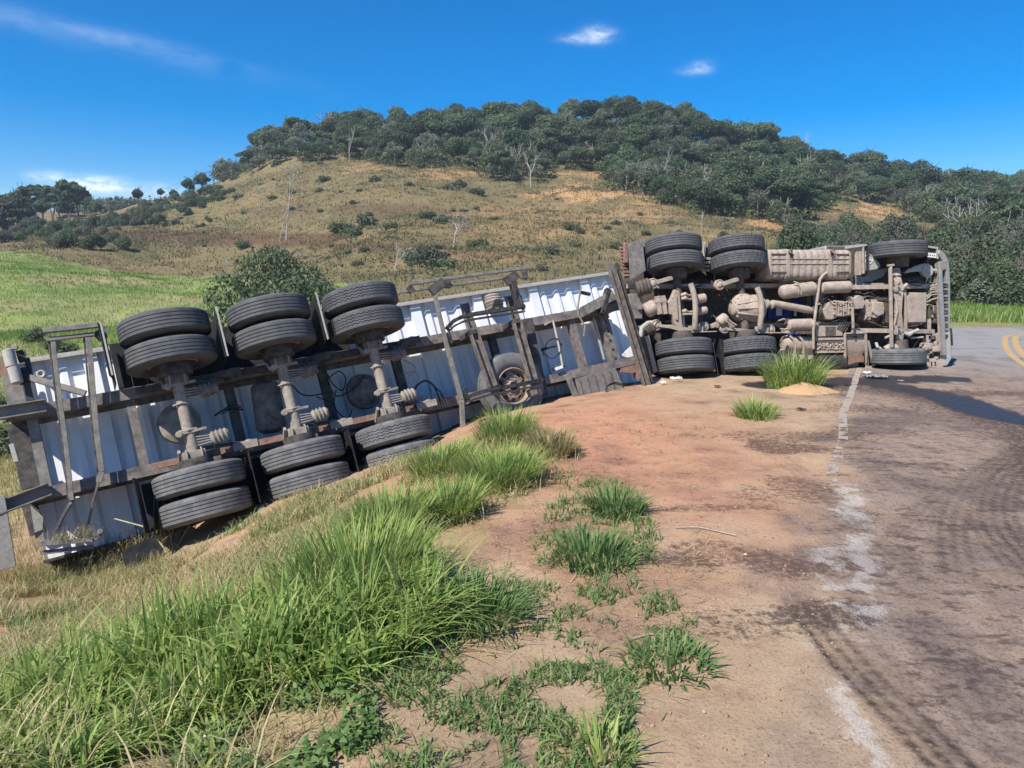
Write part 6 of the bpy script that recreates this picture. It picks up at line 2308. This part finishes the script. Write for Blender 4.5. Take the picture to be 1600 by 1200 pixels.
for k in range(58):
    px_ = rnd.uniform(195, 350)
    place('bush%d' % rnd.choice((0, 1, 2)), loc=gp(px_, np.interp(px_, [195, 350], [350, 292]) + rnd.uniform(-12, 26)), s=rnd.uniform(.35, .8), label='rounded bush in the belt along the left ridge of the hill', group='bushes along the left ridge')
for k in range(26):
    px_ = rnd.uniform(0, 330)
    place('bush%d' % rnd.choice((0, 1, 2)), loc=gp(px_, np.interp(px_, [0, 150, 330], [382, 368, 352]) + rnd.uniform(-8, 6)), s=rnd.uniform(.22, .55), label='low bush at the foot of the hill beyond the green field', group='bushes at the hill foot beyond the field')
for k in range(90):
    px_, py_ = rnd.uniform(200, 1180), rnd.uniform(285, 430)
    if py_ < np.interp(px_, fx, fy) + 6 or (px_ < 480 and py_ > 400): continue
    place('hb%d' % rnd.randrange(2), loc=gp(px_, py_), s=rnd.uniform(.28, .6), label='tiny ' + hb_label(px_, py_))

r_ = np.random.RandomState(88)
scrub = []
for k in range(5200):
    px_ = r_.uniform(60, 1240); d = math.exp(r_.uniform(math.log(38), math.log(172)))
    x_ = (px_ - 800) / F * d
    if fbm(np.array([x_]), np.array([d * .7]), 16, 4, 321)[0] < .53: continue
    if d < np.interp(px_, [0, 200, 350, 560, 640], [95, 90, 84, 66, 38]): continue
    q = r_.uniform(.25, .75) * (.5 + d / 150)
    scrub.append((x_, d, 0, q * 1.5, q * 1.5, q * .55))
scrub = np.array(scrub)
scrub[:, 2] = ground(scrub[:, 0], scrub[:, 1]) + scrub[:, 5] * .4
V, Q, T = leaf_cloud(scrub, 52000, .12, 23)
tag(link('hill_scrub', np_mesh('hill_scrub', V, Q, M['leaf_hill'], tint=T)), 'low ragged olive scrub running in drifts over the hillside', 'scrub', kind='stuff')

# the big shrub behind the trailer tyres and its neighbours
proto('shrub', 'shrub', 'big rounded grey-green shrub in the field right behind the trailer tyres', None, 470, 2.4, 2.3, 'leaf_shrub', 15000, .055, 'bush', cat='shrub')
place('shrub', loc=at(436, 30), s=(1.35, 2.05))
proto('shrub2', 'shrub', 'smaller dark shrub on the hill foot above the big grey-green shrub', None, 471, 1.9, 1.3, 'leaf_dark', 3000, .09, 'bush', cat='shrub')
place('shrub2', loc=gp(432, 412), s=(1.5, 1.1))
proto('weed1', 'leafy_weed', 'leafy grey-green weed in the field at the left edge behind the lamp cluster', None, 472, .8, .55, 'leaf_shrub', 1400, .04, 'bush', cat='weed')
place('weed1', loc=at(12, 19), s=1.2)
for px_, d, s, lb in ((48, 20, 1.0, 'pale leafy weed in the field above the tail lamp'), (8, 15, 1.4, 'leafy weed at the left edge beside the tail of the trailer'), (90, 31, 1.4, 'dark low weed patch in the left part of the green field'), (60, 34, 1.3, 'low weed in the green field, farthest left of the dark patches'),
                       (128, 19, .8, 'low weed seen through the trailer rear guard'), (330, 30, 1.0, 'weed clump at the field edge left of the big shrub')):
    place('weed1', loc=at(px_, d), s=s, label=lb)

# tall trees at the far left
GL = 'trees of the dark wood at the far left'
for i in range(3):
    proto('tall%d' % i, 'tall_tree', 'tall dark tree in the wood at the far left', GL, 480 + i, 13, 3.9, 'leaf_dark', 2600, .40, ('tall', 'umbrella', 'round')[i])
for k in range(44):
    px_ = rnd.uniform(-60, 150) if k > 14 else -40 + k * 13.5
    d = rnd.uniform(150, 215)
    s = rnd.uniform(.5, .85) * (.85 if px_ > 125 else 1)
    place('tall%d' % rnd.randrange(3), px=px_, d=d, s=(s, s * rnd.uniform(.85, 1.1)))
for k in range(70):
    px_ = rnd.uniform(-60, 235); d = rnd.uniform(96, 170)
    place('bush%d' % rnd.choice((0, 0, 1, 2)), px=px_, d=d, s=rnd.uniform(.45, 1.0), label='rounded green bush in the valley below the wood at the far left', group='bushes in the valley at the far left')
for px_, d, s, lb in ((217, 190, .42, 'small tree by the left utility pole on the skyline'), (296, 185, .45, 'small dark tree on the skyline left of the pole'), (318, 182, .50, 'airy tree on the skyline beside the tall pole'), (272, 190, .30, 'tiny tree low on the skyline ridge'), (252, 195, .28, 'tiniest tree at the low end of the skyline ridge')):
    place('tall2', px=px_, d=d, s=s, label=lb, group='lone trees on the left skyline')
far_w = []
for k in range(260):
    px_ = rnd.uniform(120, 420); p = at(px_, rnd.uniform(230, 420))
    far_w.append((p.x, p.y, p.z + 1.5, 4.5, 4.5, 3.2))
V, Q, T = leaf_cloud(far_w, 26000, .55, 9)
tag(link('far_wood', np_mesh('far_wood', V, Q, M['leaf_grey'], tint=T)), 'far wood that reads as one low mass on the left horizon', 'wood', kind='stuff')

# bare pale trees
def bare(name, label, px_, py_, h, seed, depth=4, spread=.5, r0=.10, trunk=.45, up=.4, mat='pale_bark'):
    b, _ = branches(seed, h, depth, spread, r0, trunk, up, (2, 3))
    t = tag(empty(name, gp(px_, py_)), label, 'bare tree')
    n = len(b.v)
    b.build('branches', M[mat], t)
    return t


bare('bare_tree', 'tall slender leafless white-barked tree on the left hillside', 447, 374, 9.0, 61, 4, .28, .10, .55, .9)
bare('bare_tree', 'small forked leafless tree left of the tall slender one', 437, 376, 5.0, 62, 3, .45, .06, .5, .7)
bare('bare_tree', 'wide-spreading leafless tree in the middle of the hillside', 708, 388, 4.2, 63, 5, .95, .10, .38, .25)
bare('bare_tree', 'bare many-forked sapling above the third trailer tyre', 617, 424, 3.2, 64, 4, .45, .05, .4, .6)
bare('bare_tree', 'small bare sapling at the edge of the green field', 347, 432, 2.2, 65, 4, .6, .035, .4, .5)
bare('bare_tree', 'bare white tree trunk at the foot of the hilltop forest', 830, 292, 6.0, 66, 4, .5, .12, .5, .5)
bare('bare_tree', 'bare branching tree above the forest edge over the middle', 768, 262, 7.5, 67, 4, .8, .13, .5, .4)
bare('bare_tree', 'bare grey tree in the gap left of the orange soil', 800, 285, 6.5, 68, 4, .45, .12, .5, .6)
bare('bare_tree', 'bare pale tree where the forest meets the slope right of the orange soil', 1030, 318, 6.5, 69, 4, .5, .12, .5, .5)
bare('bare_tree', 'bare pale tree at the forest edge above the drive tyres', 1105, 330, 6.0, 70, 4, .6, .11, .5, .4)
bare('bare_tree', 'leafless tree inside the forest crown near the summit', 880, 236, 9.0, 71, 4, .9, .14, .5, .4)
bare('bare_tree', 'bare thin tree at the upper left forest edge', 545, 258, 6.0, 72, 3, .4, .08, .55, .7)
bare('bare_tree', 'thin dead stem standing behind the drive tyres', 1230, 384, 3.0, 73, 2, .3, .04, .6, .9)
bare('bare_tree', 'thin dead stem right of the first upper drive tyre', 1096, 372, 2.6, 74, 1, .3, .04, .7, .9)


# utility poles
def pole(px_, d, h, label, lean=0):
    p = at(px_, d)
    t = tag(empty('utility_pole', p), label, 'pole')
    MB().tube([(0, 0, -.3), (lean, 0, h)], [.16, .10], 8).build('post', M['wood_pole'], t)
    MB().box(-.9 + lean, .9 + lean, -.06, .06, h - .75, h - .60).build('crossarm', M['wood_pole'], t)
    for x_ in (-.8, 0, .8):
        MB().lathe((x_ + lean, 0, h - .60), (0, 0, 1), [(0, .05), (.08, .07), (.16, .04), (.16, 0)], 8).build('insulator', M['lightgrey'], t)
    return p


p1 = pole(335, 176, 6.6, 'dark utility pole on the skyline left of the hilltop forest')
p2 = pole(222, 150, 4.6, 'pale utility pole lower on the left ridge', .1)
b = MB()
for x_ in (-.8, .8):
    pts = []
    for k in range(13):
        t = k / 12
        q = Vector((p1.x + x_, p1.y, p1.z + 6.2)).lerp(Vector((p2.x + x_, p2.y, p2.z + 4.2)), t)
        q.z -= 2.0 * 4 * t * (1 - t) * .4
        pts.append(q)
    b.tube(pts, .018, 4)
tag(b.build('power_line', M['hose']), 'thin wires strung between the two utility poles', 'wire')


# ------------------------------------------------------------------ small things on the ground
def octa(P, s, seed):
    r = np.random.RandomState(seed)
    n = len(P)
    D = np.array([(1, 0, 0), (0, 1, 0), (-1, 0, 0), (0, -1, 0), (0, 0, .7), (0, 0, -.4)], float)
    V = P[:, None, :] + D[None] * s[:, None, None] * r.uniform(.6, 1.35, (n, 6, 1))
    Ft = np.array([(0, 1, 4), (1, 2, 4), (2, 3, 4), (3, 0, 4), (1, 0, 5), (2, 1, 5), (3, 2, 5), (0, 3, 5)])
    Q = (Ft[None] + (np.arange(n) * 6)[:, None, None]).reshape(-1, 3)
    return V.reshape(-1, 3), Q


def soil_mat(name, a, c):
    m = Mat(name)
    m.col(m.mix(m.mr(m.noise(40, 4, .7, m.geo()), .35, .65), a, c)); m.rough(.95)
    m.bump(m.noise(120, 3, .6, m.geo()), .4, .01)
    return m.m


M['clod'] = soil_mat('earth_clods', (.20, .12, .08), (.42, .28, .18))
M['stone'] = soil_mat('pale_gravel', (.30, .24, .19), (.44, .38, .31))
M['sand'] = soil_mat('orange_sand', (.36, .21, .10), (.50, .32, .17))
M['mud'] = soil_mat('rooty_mud', (.13, .09, .06), (.24, .17, .11))
ps = scatter_px([(400, 1290), (600, 1000), (880, 650), (1300, 615), (1340, 900), (1400, 1290)], 9000, 501, 1.5, 14)
ps = np.concatenate([ps[:7500], ps[7500:]])
v1, q1 = octa(ps[:7500], .002 + .012 * U(7500, 0, 1, 502) ** 3.5, 503)
tag(link('earth_clods', np_mesh('earth_clods', v1, q1, M['clod'])), 'crumbs of earth strewn over the shoulder', 'earth', kind='stuff')
v1, q1 = octa(ps[7500:], U(len(ps) - 7500, .002, .0065, 504), 505)
tag(link('gravel', np_mesh('gravel', v1, q1, M['stone'])), 'pale gravel strewn over the shoulder', 'gravel', kind='stuff')
for (px_, py_, s, lb) in ((1165, 870, .028, 'pale flat stone on the brown stain of the shoulder'), (1119, 977, .03, 'dark round clod alone on the sandy shoulder'), (1100, 1117, .02, 'small pale stone low on the sandy shoulder')):
    g = gp(px_, py_)
    vs, qs_ = octa(np.array([[0, 0, .3 * s]]), np.array([s]), int(px_))
    o = link('stone', np_mesh('stone', vs, qs_, M['stone' if py_ != 977 else 'mud']))
    o.location = g
    sb = o.modifiers.new('sub', 'SUBSURF'); sb.levels = 2; sb.render_levels = 2
    tag(o, lb, 'stone')


def heap(name, px_, py_, rx, ry, h, mat, label, cat, seed, n=60):
    g = gp(px_, py_)
    u = np.linspace(-1.15, 1.15, n)
    X, Y = np.meshgrid(u * rx, u * ry)
    rr = np.sqrt((X / rx) ** 2 + (Y / ry) ** 2) + (fbm(X + g.x, Y + g.y, rx * .8, 4, seed) - .5) * .7
    Zh = h * np.clip(1 - rr, 0, 1) ** .8 + (fbm(X, Y, .12, 3, seed + 2) - .5) * h * .25 * np.clip(1 - rr, 0, 1)
    Zg = ground(X + g.x, Y + g.y) - g.z
    Z = Zg + Zh - .03 + np.clip(1.05 - rr, 0, .2) * .15
    me = np_mesh(name, np.stack([X, Y, Z], -1).reshape(-1, 3), grid_faces(n, n), M[mat], smooth=True)
    o = link(name, me); o.location = g
    return tag(o, label, cat)


heap('sand_heap', 1256, 615, .52, .34, .15, 'sand', 'small orange sand heap at the foot of the tall bright tuft', 'sand heap', 3)
heap('earth_mound', 78, 872, .45, .3, .14, 'clod', 'loose orange earth mound beside the hanging bumper plank', 'earth mound', 5)
heap('earth_mound', 130, 892, .75, .3, .26, 'mud', 'dark rooty mud pushed up below the trailer tail', 'earth mound', 7)
heap('earth_mound', 330, 872, .38, .25, .10, 'clod', 'reddish soil mound on the bank below the rear tyres', 'earth mound', 9)
# torn roots and hay caught below the tail
g = gp(150, 892)
r = np.random.RandomState(77)
P_ = np.stack([g.x + r.normal(0, .55, 2600), g.y + r.normal(0, .22, 2600), np.zeros(2600)], 1)
P_[:, 2] = ground(P_[:, 0], P_[:, 1]) + np.abs(r.normal(0, .12, 2600))
tail_hay = blades(P_, U(2600, .08, .28, 78), U(2600, .003, .007, 79), U(2600, .4, 2.4, 80), 3, 81, tint=U(2600, 0, .8, 82))
q = [Vector(KR.matrix_world @ Vector((0, 0, 0)))]
tpts = []
for (x_, y_, c_) in [(100, 842, .64), (120, 842, .64), (140, 838, .64), (132, 826, .60), (90, 848, .62)]:
    for k in range(60):
        l = T_(x_ + r.normal(0, 8), y_ + r.normal(0, 2), c_)
        tpts.append(TF.M @ Vector(l))
tp = np.array([tuple(t) for t in tpts])
hay2 = blades(tp, U(len(tp), .06, .2, 83), U(len(tp), .003, .006, 84), U(len(tp), .4, 2.6, 85), 3, 86, tint=U(len(tp), 0, .8, 87))
grass_obj('torn_hay', [tail_hay, hay2], M['grass_dry'], 'torn hay and roots hanging round the trailer tail guard')
# long stray stems and twigs
b = MB()
for (pts, r_) in (([(1055, 826), (1090, 829), (1120, 836), (1150, 842)], .0045), ([(1062, 1075), (1068, 1050), (1060, 1038)], .004), ([(980, 1010), (1010, 1000), (1062, 1000)], .004)):
    P_ = [gp(x_, y_) + Vector((0, 0, .012)) for x_, y_ in pts]
    b.tube(P_, r_, 5)
tag(b.build('twigs', M['stone'], None), 'thin dry stalks lying on the bare shoulder', 'stalks', kind='stuff')
# crumpled clear plastic by the cab, white scraps under the axle, litter in the grass
def crumple(name, loc, rx, ry, h, mat, label, cat, seed, n=12):
    r = np.random.RandomState(seed)
    u = np.linspace(-1, 1, n)
    X, Y = np.meshgrid(u * rx, u * ry)
    Z = np.abs(r.normal(0, h, X.shape)) * (1 - np.clip(np.hypot(X / rx, Y / ry), 0, 1) * .6) + .01
    X = X + r.normal(0, rx * .08, X.shape); Y = Y + r.normal(0, ry * .08, Y.shape)
    k = np.hypot(X / rx, Y / ry) < 1.05
    me = np_mesh(name, np.stack([X, Y, Z], -1).reshape(-1, 3), np.array([f for f in grid_faces(n, n) if k.ravel()[f].all()]), M[mat])
    o = link(name, me); o.location = loc
    so_ = o.modifiers.new('solid', 'SOLIDIFY'); so_.thickness = .003
    return tag(o, label, cat)


crumple('plastic_scrap', gp(1366, 591) + Vector((0, -.1, .02)), .22, .16, .05, 'silver', 'crumpled shiny plastic on the wet road below the cab step', 'plastic scrap', 4)
crumple('plastic_scrap', gp(1352, 587) + Vector((0, -.05, .02)), .10, .08, .03, 'whiteplate', 'small pale shard left of the crumpled plastic under the cab', 'plastic scrap', 6)
crumple('paper_scrap', gp(1052, 596) + Vector((0, -.2, .05)), .12, .06, .04, 'whiteplate', 'white scrap under the lower drive tyres', 'paper scrap', 8)
crumple('paper_scrap', gp(1032, 603) + Vector((0, -.2, .03)), .06, .05, .03, 'whiteplate', 'smaller white scrap left of the other under the drive tyres', 'paper scrap', 9)
for x_, y_, lb in ((1322, 603, 'black plastic shard on the road left of the crumpled plastic'), (1405, 597, 'grey plastic shard under the lower front wheel'), (1462, 588, 'plastic shard below the step plate'), (1250, 640, 'flat plastic shard in front of the sand heap'), (1120, 605, 'small dark shard under the second drive axle')):
    crumple('plastic_shard', gp(x_, y_) + Vector((0, -.05, .01)), .07, .05, .012, 'silver' if x_ > 1400 else 'black_tank', lb, 'plastic shard', x_)
crumple('paper_scrap', gp(328, 1172) + Vector((0, 0, .02)), .05, .04, .02, 'whiteplate', 'torn white paper lying in the grass at the bottom edge', 'paper scrap', 10)


# ------------------------------------------------------------------ thin air haze over the valley
def haze(x0, x1, y0, y1, z0, z1):
    o = MB().box(x0, x1, y0, y1, z0, z1)
    m = bpy.data.materials.new('thin_haze')
    m.use_nodes = True
    nt = m.node_tree
    nt.nodes.remove(nt.nodes['Principled BSDF'])
    v = nt.nodes.new('ShaderNodeVolumePrincipled')
    v.inputs['Color'].default_value = (.70, .84, 1.0, 1)
    v.inputs['Density'].default_value = .0004
    v.inputs['Anisotropy'].default_value = .2
    nt.links.new(v.outputs[0], nt.nodes['Material Output'].inputs['Volume'])
    h = o.build('haze', m)
    tag(h, 'thin bluish air between the road and the hill', kind='stuff')


haze(-720, 720, -720, 720, -14, 62)
